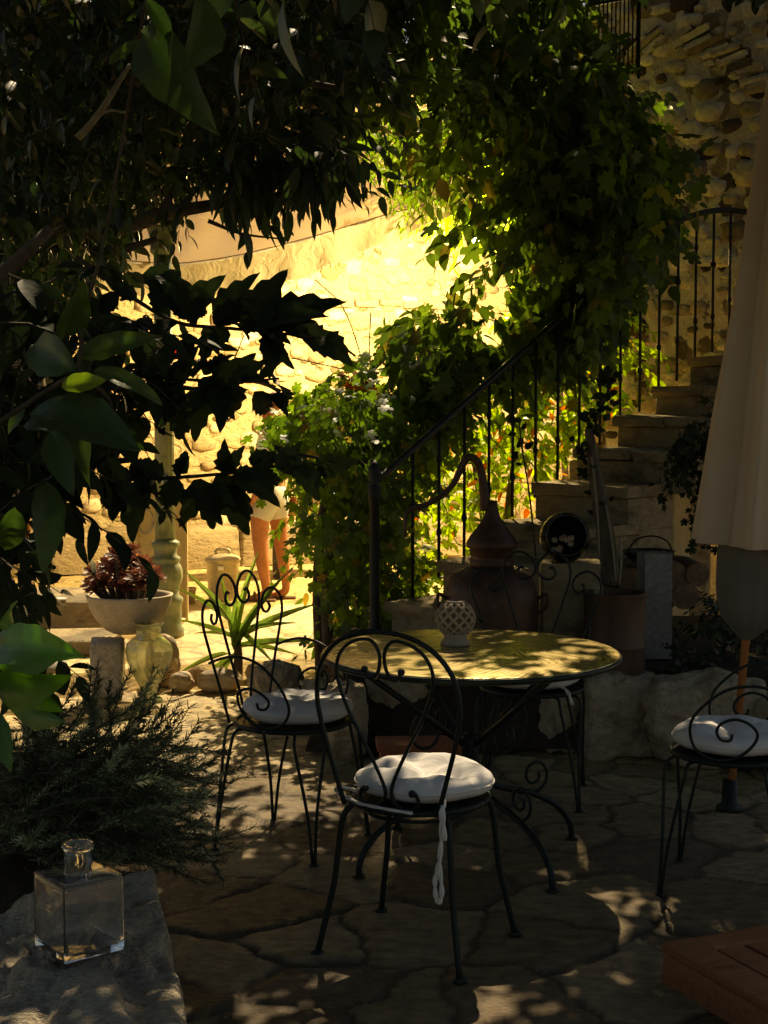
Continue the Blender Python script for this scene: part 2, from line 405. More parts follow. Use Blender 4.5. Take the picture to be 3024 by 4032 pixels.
# ------------------------------------------------------------------ leaves
def tmpl_ovate(rows=6, wid=.42, curl=.25, fold=.12, sharp=.75):
    vs, fs = [], []
    for i in range(rows + 1):
        t = i / rows; wv = wid * .5 * (sin(pi * t ** sharp) ** .85 if 0 < t < 1 else 0.004)
        z = -curl * t * t
        for y, zz in ((-wv, fold * wv * 2), (0, 0), (wv, fold * wv * 2)): vs.append((t, y, z + zz))
    for i in range(rows):
        for k in range(2): fs.append((i * 3 + k, i * 3 + k + 1, i * 3 + 4 + k, i * 3 + 3 + k))
    return np.array(vs), np.array(fs)
def tmpl_lobed(lobes=5, depth=.42, curl=.2, teeth=2):
    # palmate leaf: base at 0, tip at +x
    pts = []; n = lobes * 2 * teeth
    for i in range(n + 1):
        a = -2.55 + 5.1 * i / n
        lobe = abs(cos((a) * lobes / 5.1 * pi)) if lobes else 1
        r = .5 * (1 - .28 * abs(a) / 2.55) * (1 - depth + depth * lobe)
        r *= 1 + (.07 if i % 2 else -.05)
        pts.append((.46 + r * cos(a) * 1.08, r * sin(a)))
    vs = [(.42, 0, .03)] + [(x, y, -curl * ((x - .42) ** 2 + y * y)) for x, y in pts]
    vs.append((.1, 0, 0))
    k = len(vs) - 1; fs = []
    for i in range(1, k - 1): fs.append((0, i, i + 1))
    fs.append((0, k - 1, k)); fs.append((0, k, 1))
    return np.array(vs), np.array(fs)
def tmpl_vein(rows=22, wid=.36):
    vs, fs = [], []; cols = 7
    for i in range(rows + 1):
        t = i / rows; wv = wid * .5 * (sin(pi * t ** .8) ** .85 if 0 < t < 1 else .004) * (1 + .04 * sin(t * 23))
        for c in range(cols):
            u = (c - 3) / 3
            z = -.30 * t * t + .16 * abs(u) * wv * 2 + .012 * sin((t * 9 - abs(u) * 1.1) * 2 * pi) * (abs(u) * (1.15 - abs(u))) + .02 * sin(t * 7 + u * 2) * abs(u) + (-.006 if c == 3 else 0)
            vs.append((t, wv * u, z))
    for i in range(rows):
        for k in range(cols - 1): a = i * cols + k; fs.append((a, a + 1, a + cols + 1, a + cols))
    return np.array(vs), np.array(fs)
def tmpl_serrate(rows=14, wid=.52):
    vs, fs = [], []
    for i in range(rows + 1):
        t = i / rows; wv = wid * .5 * (sin(pi * t ** .72) ** .9 if 0 < t < 1 else .004) * (1.10 if i % 3 == 1 else (.84 if i % 3 == 2 else .97)) * (1 - .25 * t * t)
        z = -.35 * t * t
        for y, zz in ((-wv, wv * .5), (-wv * .5, wv * .3), (0, 0), (wv * .5, wv * .3), (wv, wv * .5)): vs.append((t - (.03 if i % 3 == 2 and y else 0), y, z + zz))
    for i in range(rows):
        for k in range(4): a = i * 5 + k; fs.append((a, a + 1, a + 6, a + 5))
    return np.array(vs), np.array(fs)
T_OV = tmpl_ovate(); T_SER = tmpl_serrate(); T_OVW = tmpl_ovate(6, .58, .25, .12, .7); T_LONG = tmpl_ovate(7, .27, .35, .15, .8); T_BIG = tmpl_vein()
T_LOB = tmpl_lobed(); T_TOOTH = tmpl_lobed(5, .30, .25, 3)
T_NEEDLE = (np.array([(0, -.05, 0), (0, .05, 0), (.6, .05, .03), (.6, -.05, .03), (1, .0, .02), (1, .005, .02)]), np.array([(0, 1, 2, 3), (3, 2, 5, 4)]))

def place_leaves(T, pos, axis, nrm, size, widths=None):
    tv, tf = T; n = len(pos)
    a = axis / np.maximum(np.linalg.norm(axis, axis=1, keepdims=True), 1e-9)
    s = np.cross(nrm, a); s /= np.maximum(np.linalg.norm(s, axis=1, keepdims=True), 1e-9)
    h = np.cross(a, s)
    L = size[:, None, None]; wd = np.ones(n) if widths is None else widths
    v = pos[:, None, :] + L * (tv[None, :, 0:1] * a[:, None, :] + tv[None, :, 1:2] * wd[:, None, None] * s[:, None, :] + tv[None, :, 2:3] * h[:, None, :])
    f = tf[None] + (np.arange(n) * len(tv))[:, None, None]
    return v.reshape(-1, 3), f.reshape(-1, tf.shape[1])
def np_mesh(name, chunks, mat, parent, origin=(0, 0, 0)):
    vs = []; loops = []; tot = []; o = 0
    for v, f in chunks:
        vs.append(v); loops.append((f + o).ravel()); tot.append(np.full(len(f), f.shape[1])); o += len(v)
    v = np.concatenate(vs) - np.array(origin)[None]; lp = np.concatenate(loops); tt = np.concatenate(tot)
    me = bpy.data.meshes.new(name); me.vertices.add(len(v)); me.vertices.foreach_set('co', v.ravel().astype(np.float32))
    me.loops.add(len(lp)); me.loops.foreach_set('vertex_index', lp.astype(np.int32))
    me.polygons.add(len(tt)); st = np.concatenate([[0], np.cumsum(tt)[:-1]])
    me.polygons.foreach_set('loop_start', st.astype(np.int32)); me.polygons.foreach_set('loop_total', tt.astype(np.int32))
    me.polygons.foreach_set('use_smooth', np.ones(len(tt), dtype=bool))
    me.update(calc_edges=True); me.validate()
    me.materials.append(mat); ob = bpy.data.objects.new(name, me); C.objects.link(ob)
    if parent: ob.parent = parent
    return ob
rng = np.random.default_rng(11)
def inpoly(poly, x, y):
    c = False; j = len(poly) - 1
    for i in range(len(poly)):
        xi, yi = poly[i]; xj, yj = poly[j]
        if (yi > y) != (yj > y) and x < (xj - xi) * (y - yi) / (yj - yi) + xi: c = not c
        j = i
    return c
FLECKS = [(*G(px, py)[:2], r_) for px, py, r_ in ((1950, 3980, .14), (2480, 3590, .07), (2230, 3650, .05), (2380, 3680, .05), (1330, 3800, .11), (1990, 3460, .09), (1560, 3420, .09), (1120, 3480, .12), (2120, 4010, .08), (2950, 3760, .16), (1250, 3620, .08), (1180, 3980, .07), (700, 3560, .08))]
def in_fleck(p):
    hx, hy = p[0] - .141 * p[2], p[1] - .888 * p[2]
    return any((hx - a) ** 2 + (hy - b) ** 2 < (r_ + .09) ** 2 for a, b, r_ in FLECKS)
def rail_depth(x, y): return 7.3 + (x - 1530) / 1035 * 1.62 + .22 if (y > 1870 - (x - 1530) * .893 - 330 and 1450 < x < 2330) else 0
def sample_poly(poly, n, D0, D1, holes=(), warp=0):
    xs = [p[0] for p in poly]; ys = [p[1] for p in poly]; out = []
    while len(out) < n:
        x = random.uniform(min(xs), max(xs)); y = random.uniform(min(ys), max(ys))
        if not inpoly(poly, x, y): continue
        if any(inpoly(h, x, y) and random.random() > keep for h, keep in holes): continue
        d = random.uniform(D0, D1)
        if warp and x < 1850 and y < 520: d = random.uniform(7.0, 8.2)
        if warp and d < rail_depth(x, y): d = rail_depth(x, y) + random.uniform(0, .9)
        q = W(x, y, d)
        if warp and in_fleck(q): continue
        out.append(q)
    return out
def sprigs(bases, T, size, nl=9, length=.25, droop=.5, spread=.8, up=.2, sv=.3, toward=None):
    """twigs carrying alternate leaves; gives leaf chunks and a MB of twigs"""
    pos, ax, nr, sz = [], [], [], []; tw = MB()
    for p in bases:
        d = V((random.gauss(0, 1), random.gauss(0, 1), random.gauss(0, .6) - droop * .6)).normalized()
        l = length * random.uniform(.6, 1.3)
        side = d.orthogonal().normalized()
        side = Matrix.Rotation(random.uniform(0, 2 * pi), 3, d) @ side
        pts = []
        for i in range(4):
            t = i / 3; pts.append(p + d * l * t + V((0, 0, -droop * l * .5 * t * t)))
        tw.tube(pts, [.0025, .0012], n=3, res=1)
        for k in range(nl):
            t = (k + .8) / nl
            q = p + d * l * t + V((0, 0, -droop * l * .5 * t * t))
            sg = 1 if k % 2 else -1
            a = d * .6 + side * sg * spread + V((random.gauss(0, .25), random.gauss(0, .25), random.gauss(0, .2) - droop * .9))
            pos.append(q); ax.append(a); nr.append((random.gauss(0, .45), random.gauss(-.25, .45), 1.0 * up + random.random()))
            sz.append(size * random.uniform(1 - sv, 1 + sv) * (1 - .25 * t))
    return place_leaves(T, np.array(pos), np.array(ax), np.array(nr), np.array(sz)), tw
def plant(name, label, cat, root, specs, mat, stems=None, stem_mat=None, group=None, part='foliage'):
    """specs: list of (bases, template, size, kwargs)"""
    t = thing(name, label, cat, root, 0, group)
    ch = []; st = MB()
    for bases, T, size, kw in specs:
        c, tw = sprigs(bases, T, size, **kw); ch.append(c); st.add(tw.v, tw.f)
    np_mesh(part, ch, mat, t, root)
    for pts, r in (stems or []): st.tube(pts, r, n=7, res=5)
    st.v = [tuple(V(v) - V(root)) for v in st.v]
    st.build('stem', stem_mat or M['twig'], t)
    return t

# ------------------------------------------------------------------ the setting
g = MB(); g.add([(-60, -30, -.04), (60, -30, -.04), (60, 90, -.04), (-60, 90, -.04)], [(0, 1, 2, 3)])
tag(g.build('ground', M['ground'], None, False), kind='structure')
def vnoise(x, y, seed=0):                              # smooth value noise on arrays
    xi, yi = np.floor(x).astype(int), np.floor(y).astype(int); fx, fy = x - xi, y - yi
    fx = fx * fx * (3 - 2 * fx); fy = fy * fy * (3 - 2 * fy)
    h = lambda a, b: np.modf(np.abs(np.sin(a * 127.1 + b * 311.7 + seed * 17.3) * 43758.5453))[0]
    return (h(xi, yi) * (1 - fx) + h(xi + 1, yi) * fx) * (1 - fy) + (h(xi, yi + 1) * (1 - fx) + h(xi + 1, yi + 1) * fx) * fy
def fbm(x, y, seed=0, o=4): return sum(vnoise(x * 2 ** k, y * 2 ** k, seed + k) * .5 ** k for k in range(o)) / (2 - .5 ** (o - 1))
def paving():
    xs = np.linspace(-3.6, 3.2, 430); ys = 2.2 + 12.3 * (np.linspace(0, 1, 620) ** 1.55)
    X, Y = np.meshgrid(xs, ys); x, y = X.ravel(), Y.ravel()
    pr_ = np.random.default_rng(5); pts = []
    for _ in range(14000):
        p = (pr_.uniform(-4, 3.6), 2 + 13 * pr_.uniform(0, 1)); r_ = np.interp(p[1], [4.6, 7.0], [.36, .19]) * pr_.uniform(.6, 1.3)
        if all((p[0] - a) ** 2 + (p[1] - b) ** 2 > max(r_, c) ** 2 * .8 for a, b, c in pts): pts.append((p[0], p[1], r_))
    P = np.array(pts)
    wx = x + .16 * (fbm(x * 3, y * 3, 1) - .5) + .05 * (fbm(x * 14, y * 14, 2) - .5); wy = y + .16 * (fbm(x * 3, y * 3, 3) - .5) + .05 * (fbm(x * 14, y * 14, 4) - .5)
    i1 = np.zeros(len(x), int); ed = np.zeros(len(x))
    for k in range(0, len(x), 20000):
        sl = slice(k, k + 20000); d = (wx[sl, None] - P[None, :, 0]) ** 2 + (wy[sl, None] - P[None, :, 1]) ** 2
        o = np.argpartition(d, 1, axis=1)[:, :2]; dd = np.take_along_axis(d, o, 1); sw = dd[:, 0] > dd[:, 1]
        a = np.where(sw, o[:, 1], o[:, 0]); b_ = np.where(sw, o[:, 0], o[:, 1]); da = dd.min(1); db = dd.max(1)
        i1[sl] = a; ed[sl] = (db - da) / (2 * np.hypot(P[a, 0] - P[b_, 0], P[a, 1] - P[b_, 1]) + 1e-6)
    cr = pr_.uniform(0, 1, len(P)); hz = pr_.uniform(-.005, .004, len(P)); tx = pr_.uniform(-.02, .02, len(P)); ty = pr_.uniform(-.013, .013, len(P))
    jw = .002 + .010 * fbm(x * 5, y * 5, 9)
    t = np.clip((ed - jw) / .010, 0, 1); t = t * t * (3 - 2 * t)
    rot = cr[i1] * 6.28; u = x * np.cos(rot) + y * np.sin(rot); v = -x * np.sin(rot) + y * np.cos(rot)
    n1 = fbm(u * 3, v * 9, 21, 5); led = np.floor(n1 * 7) / 7 * .6 + n1 * .4            # split, layered surface
    z = t * (hz[i1] + tx[i1] * (x - P[i1, 0]) + ty[i1] * (y - P[i1, 1]) + .017 * (led - .5)) - (1 - t) * (.005 + .005 * fbm(x * 20, y * 20, 30))
    z *= np.interp(y, [5, 9], [1, .55])
    me = bpy.data.meshes.new('paving'); nxv, nyv = len(xs), len(ys)
    me.vertices.add(len(x)); me.vertices.foreach_set('co', np.stack([x, y, z], 1).ravel().astype(np.float32))
    ii, jj = np.meshgrid(np.arange(nxv - 1), np.arange(nyv - 1)); a = (jj * nxv + ii).ravel()
    f = np.stack([a, a + 1, a + nxv + 1, a + nxv], 1)
    me.loops.add(f.size); me.loops.foreach_set('vertex_index', f.ravel().astype(np.int32))
    me.polygons.add(len(f)); me.polygons.foreach_set('loop_start', (np.arange(len(f)) * 4).astype(np.int32)); me.polygons.foreach_set('loop_total', np.full(len(f), 4, np.int32))
    me.polygons.foreach_set('use_smooth', np.ones(len(f), bool)); me.update(calc_edges=True)
    for nm, arr in (('slab', cr[i1]), ('joint', 1 - t)):
        at_ = me.attributes.new(nm, 'FLOAT', 'POINT'); at_.data.foreach_set('value', arr.astype(np.float32))
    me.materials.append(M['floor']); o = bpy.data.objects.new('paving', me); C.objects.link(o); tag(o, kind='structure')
paving()

# far wall of the bright yard: recedes to the right
def wall_quad(p0, p1, z0, z1, thick, nx=1):
    p0, p1 = V((*p0, 0)), V((*p1, 0)); d = (p1 - p0).normalized(); nrm = V((d.y, -d.x, 0)); mid = (p0 + p1) / 2 - nrm * thick / 2
    return mid + V((0, 0, (z0 + z1) / 2)), ((p1 - p0).length, thick, z1 - z0), atan2(d.y, d.x), nrm, d
FW0, FW1 = V((-7.5, 11.75, 0)), V((4.6, 17.8, 0))
c_, s_, a_, n_, d_ = wall_quad(FW0[:2], FW1[:2], 0, 4.5, .5)
fw = thing('stone_wall', 'sunny yellow rubble stone wall at the far end of the yard, behind the awning', 'wall', (c_.x, c_.y, 0), a_)
MB().box((0, 0, 2.25), s_, 0, .02).build('wall', M['far_wall'], fw, False)
rub = MB(); placed = []; tries = 0
while len(placed) < 900 and tries < 30000:
    tries += 1
    x = random.uniform(-4.2, 4.6); z = random.uniform(.25, 4.3); a = random.uniform(.05, .15); b = a * random.uniform(.4, .85)
    if any(((x - q[0]) / 1.3) ** 2 + (z - q[1]) ** 2 < (b * .85 + q[2] * .85) ** 2 for q in placed): continue
    placed.append((x, z, b)); rub.rock((x, -.246, z), (a, random.uniform(.02, .05), b), len(placed), random.uniform(.3, .7), 0, 2, .16)
rub.build('rubble', M['far_rubble'], fw)
led = MB()
x = -6.5
while x < 6.5:
    l = random.uniform(.25, .55); led.box((x + l / 2, -.265, 2.62 + random.uniform(-.015, .015)), (l - .02, .06, .08), 0, .02, jit=.005); x += l
led.build('ledge', M['far_wall'], fw, True, angle=.7)
arch = MB()
for i in range(15):                                   # relieving arch of thin stones above the ledge
    a = pi * (.14 + .72 * i / 14); r = .62
    arch.box((1.15 + r * cos(a) * 1.2, -.25, 2.72 + r * sin(a) * .62), (.26, .035, .095), M=Matrix.Rotation(-(a), 4, 'Y'), bev=.012, jit=.006)
arch.build('arch', M['far_wall'], fw, True, angle=.7)
# low bench of masonry at the foot of the wall
bn = MB()
for i in range(9): bn.box((-3.0 + i * .62, -.55, .19), (.60, .55, .38), 0, .03, jit=.012)
o = one(bn, 'stone_bench', M['stone_step'], 'low masonry bench along the foot of the yellow far wall', 'bench', (c_.x, c_.y, 0), a_, angle=.7)

# right building wall
rc, rs, ra, rn, rd = wall_quad((1.58, 11.64), (5.0, 9.3), 0, 6.2, .6)
rw = thing('house_wall', 'rough house wall of pale mortar and dark rubble stones rising above the stairs', 'wall', (rc.x, rc.y, 0), ra)
MB().box((0, 0, 3.1), rs, 0, .02).build('wall', M['right_wall'], rw, False)
rub = MB(); placed = []
tries = 0
while len(placed) < 620 and tries < 20000:
    tries += 1
    x = random.uniform(-2.0, 1.4); z = random.uniform(1.2, 5.6); a = random.uniform(.04, .13); b = a * random.uniform(.45, 1.0)
    if any((x - q[0]) ** 2 + (z - q[1]) ** 2 < (a * .68 + q[2] * .68) ** 2 for q in placed): continue
    placed.append((x, z, max(a, b)))
    rub.rock((x, -.296, z), (a, random.uniform(.012, .034), b), len(placed), random.uniform(.35, .8), 0, 2, .2)
rub.build('rubble', M['rubble_stones'], rw)
lint = MB()
for i in range(20):
    a = R(122 - i * 4.4); r = 1.25 + random.uniform(-.05, .05)
    lint.box((-1.42 + r * cos(a) * .75, -.305, 3.05 + r * sin(a)), (.26 + random.uniform(-.07, .07), .05, .058), M=Matrix.Rotation(-(a - pi / 2) * .45 - .45, 4, 'Y'), bev=.02, jit=.012)
lint.build('brick_course', M['rubble_stones'], rw, True, angle=.7)
# grille on the wall
gp = W(2425, 60, 10.4)
gr = thing('iron_grille', 'dark grille of upright iron bars high on the house wall', 'grille', gp, ra)
gb = MB()
for i in range(11): gb.tube([(-.16 + .032 * i, 0, -.42), (-.16 + .032 * i, 0, .75)], .0055, 6, 1)
gb.build('bars', M['black_iron'], gr)
gf = MB()
for z in (-.40, .10, .7): gf.box((0, 0, z), (.36, .016, .022), 0, .002)
gf.box((-.175, 0, .15), (.016, .02, 1.2)); gf.box((.175, 0, .15), (.016, .02, 1.2))
gf.build('frame', M['black_iron'], gr, False)

# stairs climbing away to the right
def sk(k): return V((.02 + .267 * k, 7.3 + .27 * k, .58 + .182 * k))
SDIR = V((.703, .711, 0)); SWID = V((.711, -.703, 0)); sang = atan2(SWID.y, SWID.x)
st = thing('stone_staircase', 'worn stone staircase climbing away to the right behind the iron railing', 'stairs', sk(0) - V((0, 0, .58)))
for k in range(-1, 13):
    wd = .45 if k <= 0 else (.55 if k == 1 else ({2: .66, 3: .62, 4: .78}.get(k, 1.08)))
    p = sk(k) - V(st.location)
    m = MB()
    c0 = p + SWID * wd / 2 + SDIR * .21
    nseg = max(1, int(wd / .34)); xx = -wd / 2 - .015
    for j in range(nseg):
        l_ = (wd + .03) / nseg; q_ = c0 + SWID * (xx + l_ / 2); xx += l_
        m.box((q_.x, q_.y, p.z - .03 + random.uniform(-.007, .007)), (l_ - .006, .46 + random.uniform(-.02, .02), .06 + random.uniform(-.008, .008)), sang + random.uniform(-.02, .02), .018, jit=.007)
    c1 = p + SWID * wd / 2 + SDIR * .235
    m.box((c1.x, c1.y, p.z - .145), (wd, .42, .17), sang, .008, jit=.004)
    if k <= 3: m.box((c1.x, c1.y, (p.z - .23) / 2), (wd - .01, .40, max(.05, p.z - .23)), sang, .008)
    m.build('step', M['stone_step'], st, True, angle=.6)
# yellow jamb and rubble wall below the flight; their colour stands in for a glow
jb = W(2650, 2050, 8.6)
one(MB().box((0, 0, .55), (.12, .35, 1.1), -.5, .02), 'plaster_pier', M['plaster'], 'yellow plastered pier coloured as if lit under the stairs beside the parasol', 'pier', (jb.x, jb.y, 0))
jb = W(2520, 2100, 9.6)
one(MB().box((0, 0, .6), (.9, .3, 1.2), -.25, .02), 'rubble_wall', M['far_wall'], 'low rubble wall coloured as if glowing in the gap under the stairs', 'wall', (jb.x, jb.y, 0))

# railing
def rz_top(k): return float(np.interp(k, [-.3, 0, 6, 7, 8, 9.4], [1.15, 1.21, 2.56, 2.72, 2.80, 2.82]))
OFF = -SWID * .03
rl = thing('stair_railing', 'black wrought iron railing with slim balusters along the stone stairs', 'railing', sk(0) - V((0, 0, .58)))
ro = V(rl.location)
hp = [];
for k in np.arange(-.25, 9.4, .5):
    q = sk(k) + OFF; hp.append(V((q.x, q.y, rz_top(k))) - ro)
MB().tube(hp, .019, 8, 3).build('handrail', M['black_iron'], rl)
kk = .55
while kk < 9.2:
    q = sk(kk) + OFF - ro; zb = .47 + .182 * kk; zt = rz_top(kk)
    m = MB().tube([(q.x, q.y, zb), (q.x, q.y, zt)], .0085, 7, 1)
    for f_, rr_ in ((.25, .015), (.62, .019)) if int(kk * 2) % 2 else ((.30, .014), (.78, .014)):
        z = zb + (zt - zb) * f_; m.lathe([(.006, -.025), (rr_, -.008), (rr_, .008), (.006, .025)], 10, (q.x, q.y, z))
    m.build('baluster', M['black_iron'], rl); kk += .52
q = W(1475, 2470, 7.25) - ro
m = MB().lathe([(.035, -.2), (.035, .0), (.026, .03), (.026, .62), (.034, .64), (.034, .70), (.02, .72), (.034, .76), (.028, .80), (.005, .83)], 14, (q.x, q.y, q.z))
m.build('newel_post', M['black_iron'], rl)
q = sk(9.2) + OFF - ro
MB().tube([(q.x, q.y, 1.9), (q.x, q.y, 2.83)], .014, 8, 1).build('newel_post', M['black_iron'], rl)

# raised bed and its boulders
bd = MB(); nx_, ny_ = 26, 12; vs = []; fs = []
for j in range(ny_ + 1):
    for i in range(nx_ + 1):
        x = -.35 + 3.6 * i / nx_; y = 6.45 + 1.9 * j / ny_
        z = .36 + .03 * noise.noise(V((x * 3, y * 3, 0))) - (.34 if j == 0 or i == 0 else 0)
        vs.append((x, y, z))
for j in range(ny_):
    for i in range(nx_): a = j * (nx_ + 1) + i; fs.append((a, a + 1, a + nx_ + 2, a + nx_ + 1))
bd.add(vs, fs)
tag(bd.build('raised_soil', M['soil'], None), kind='structure')
BOULD = 'boulders edging the raised bed'
def boulder(px, py, D, sx, sy, sz, seed, label, rz=0, boxy=.6, mat='stone', z0=None, group=BOULD, rough=.1):
    p = W(px, py, D); z = sz * .82 if z0 is None else z0
    return one(MB().rock((0, 0, 0), (sx, sy, sz), seed, boxy, rz, 5, rough), 'boulder', M[mat], label, 'boulder', (p.x, p.y, z), group=group)
boulder(2435, 2770, 6.55, .205, .2, .215, 3, 'squarish pale boulder under the right end of the green table', .1, .7)
boulder(2790, 2830, 6.35, .30, .22, .225, 8, 'largest brown boulder behind the white cushioned chair at right', -.15, .55)
boulder(3110, 2930, 6.2, .2, .2, .2, 12, 'boulder cut by the right edge of the photo', .3)
boulder(2200, 2800, 6.62, .15, .16, .17, 17, 'dark boulder behind the legs of the far chair', .4)
boulder(1360, 2810, 6.45, .105, .14, .20, 21, 'upright flaky boulder left of the terracotta trough', .2, .5)
boulder(1560, 2760, 6.68, .17, .16, .20, 25, 'shaded boulder behind the terracotta trough', 0)
boulder(1870, 2760, 6.72, .19, .16, .20, 29, 'shaded boulder behind the table hub', .2)
boulder(1090, 2640, 7.55, .155, .14, .135, 33, 'long low boulder behind the left chair beside the yucca', .2, .45)
boulder(1270, 2660, 7.2, .14, .12, .12, 37, 'flat boulder at the foot of the vine post', -.2, .5)
PEB = 'rounded cobbles around the yucca'
for (px, py, D, sx, sy, sz, sd_, lb) in [(716, 2690, 7.95, .068, .07, .06, 41, 'egg shaped cobble right of the green glass vase'),
        (865, 2685, 7.95, .13, .09, .07, 43, 'long rounded cobble in front of the yucca trunk'),
        (780, 2610, 8.25, .06, .06, .045, 45, 'small cobble behind the egg shaped one'),
        (640, 2620, 8.1, .10, .1, .16, 47, 'upright rounded stone behind the green glass vase'),
        (1000, 2590, 8.3, .05, .05, .05, 49, 'small pale cobble between yucca and long boulder')]:
    boulder(px, py, D, sx, sy, sz, sd_, lb, 0, .15, 'pebble', None, PEB, .08)

# ------------------------------------------------------------------ chairs
def back_pt(s, h, sh=.44): return V((s, -.185 - .10 * h + .35 * s * s, sh + h))
INNER = [(.015, 0), (.045, .12), (.076, .21), (.115, .33), (.139, .42), (.128, .475), (.09, .512), (.045, .508), (.01, .47), (.008, .43), (.035, .405), (.065, .408), (.078, .43), (.066, .452), (.052, .447)]
OUTER = [(.13, 0), (.165, .10), (.208, .21), (.25, .315), (.264, .363), (.256, .41), (.215, .44), (.17, .425), (.148, .388), (.158, .36), (.18, .355), (.195, .372), (.187, .39)]
ARM = [(-.2, .218), (-.145, .24), (-.085, .25), (-.008, .235), (.055, .19), (.10, .135), (.108, .077), (.085, .03), (.03, .008), (-.03, .018), (-.077, .055), (-.096, .096), (-.077, .13), (-.034, .144), (.008, .13), (.028, .10), (.016, .074), (-.012, .072), (-.02, .092)]
HOOP = [(-.16, 0), (-.19, .1), (-.23, .24), (-.243, .33), (-.225, .42), (-.17, .49), (-.09, .53), (0, .54), (.09, .53), (.17, .49), (.225, .42), (.243, .33), (.23, .24), (.19, .1), (.16, 0)]
SCURL = [(.062, .425), (.05, .402), (.03, .402), (.012, .43), (.010, .48), (.04, .515), (.10, .505), (.148, .465), (.163, .40), (.13, .30), (.075, .20), (.024, .10), (.010, .05), (.03, .018), (.075, .01), (.10, .03), (.092, .058), (.08, .06)]
SH = .44
def seat_parts(t):
    m = MB().tube([(.2 * cos(a), .2 * sin(a), SH) for a in np.linspace(0, 2 * pi, 49)], .009, 8, 1)
    m.build('seat_rim', M['iron'], t)
    m = MB().lathe([(.001, SH - .004), (.19, SH + .002), (.196, SH + .002), (.196, SH - .006), (.001, SH - .012)], 40)
    m.build('seat', M['iron'], t)
def curl_chair(label, loc, rz):
    t = thing('bistro_chair', label, 'chair', loc, rz, 'wrought iron bistro chairs')
    seat_parts(t)
    for sg in (-1, 1):
        MB().tube([back_pt(s * sg, h) for s, h in INNER], .0052, 7, 5).build('back_scroll', M['iron'], t)
        MB().tube([back_pt(s * sg, h) for s, h in OUTER], .0052, 7, 5).build('back_scroll', M['iron'], t)
        MB().tube([V((.205 * sg + .02 * sg * (h > .1), u, SH + .006 + h)) for u, h in ARM], .0050, 7, 5).build('arm_scroll', M['iron'], t)
    for a in (45, 135, 225, 315):
        m = MB()
        for da in (-13, 13):
            p = V((cos(R(a + da)) * .19, sin(R(a + da)) * .19, SH - .008)); o_ = V((cos(R(a + da * .8)), sin(R(a + da * .8)), 0)); f_ = V((cos(R(a)), sin(R(a)), 0))
            m.tube([p, p + o_ * .03 + V((0, 0, -.006)), p + o_ * .048 + V((0, 0, -.05)), f_ * .262 + V((0, 0, .18)) + (o_ - f_) * .10, f_ * .282 + V((0, 0, .006)) + (o_ - f_) * .02], .0058, 7, 5)
        m.lathe([(.016, 0), (.016, .006), (.008, .009)], 10, (cos(R(a)) * .282, sin(R(a)) * .282, 0))
        m.build('leg', M['iron'], t)
    return t
def hoop_chair(label, loc, rz):
    t = thing('bistro_chair', label, 'chair', loc, rz, 'wrought iron bistro chairs')
    seat_parts(t)
    MB().tube([back_pt(s * .9, h * .93) for s, h in HOOP], .0072, 8, 5).build('back_hoop', M['iron'], t)
    for sg in (-1, 1):
        m = MB().tube([back_pt(s * sg * .9, h * .93) for s, h in SCURL], .0053, 7, 6)
        for e in (SCURL[0], SCURL[-1]): m.sphere(back_pt(e[0] * sg * .9, e[1] * .93), .0105, 10)
        m.build('back_scroll', M['iron'], t)
    for a in (42, 138, 222, 318):
        f_ = V((cos(R(a)), sin(R(a)), 0)); k = 1.0
        m = MB().tube([f_ * .19 + V((0, 0, SH - .01)), f_ * .215 + V((0, 0, SH - .035)), f_ * .228 + V((0, 0, SH - .08)), f_ * .245 + V((0, 0, .22)), f_ * .262 + V((0, 0, .145)), f_ * .298 + V((0, 0, .0))], .0092, 8, 4)
        m.lathe([(.019, 0), (.019, .010), (.012, .014)], 12, (f_.x * .298, f_.y * .298, 0))
        m.build('leg', M['iron'], t)
    MB().tube([(.155 * cos(a), .155 * sin(a), SH - .035 - .0) for a in np.linspace(0, 2 * pi, 33)], .005, 6, 1).build('brace_ring', M['iron'], t)
    return t
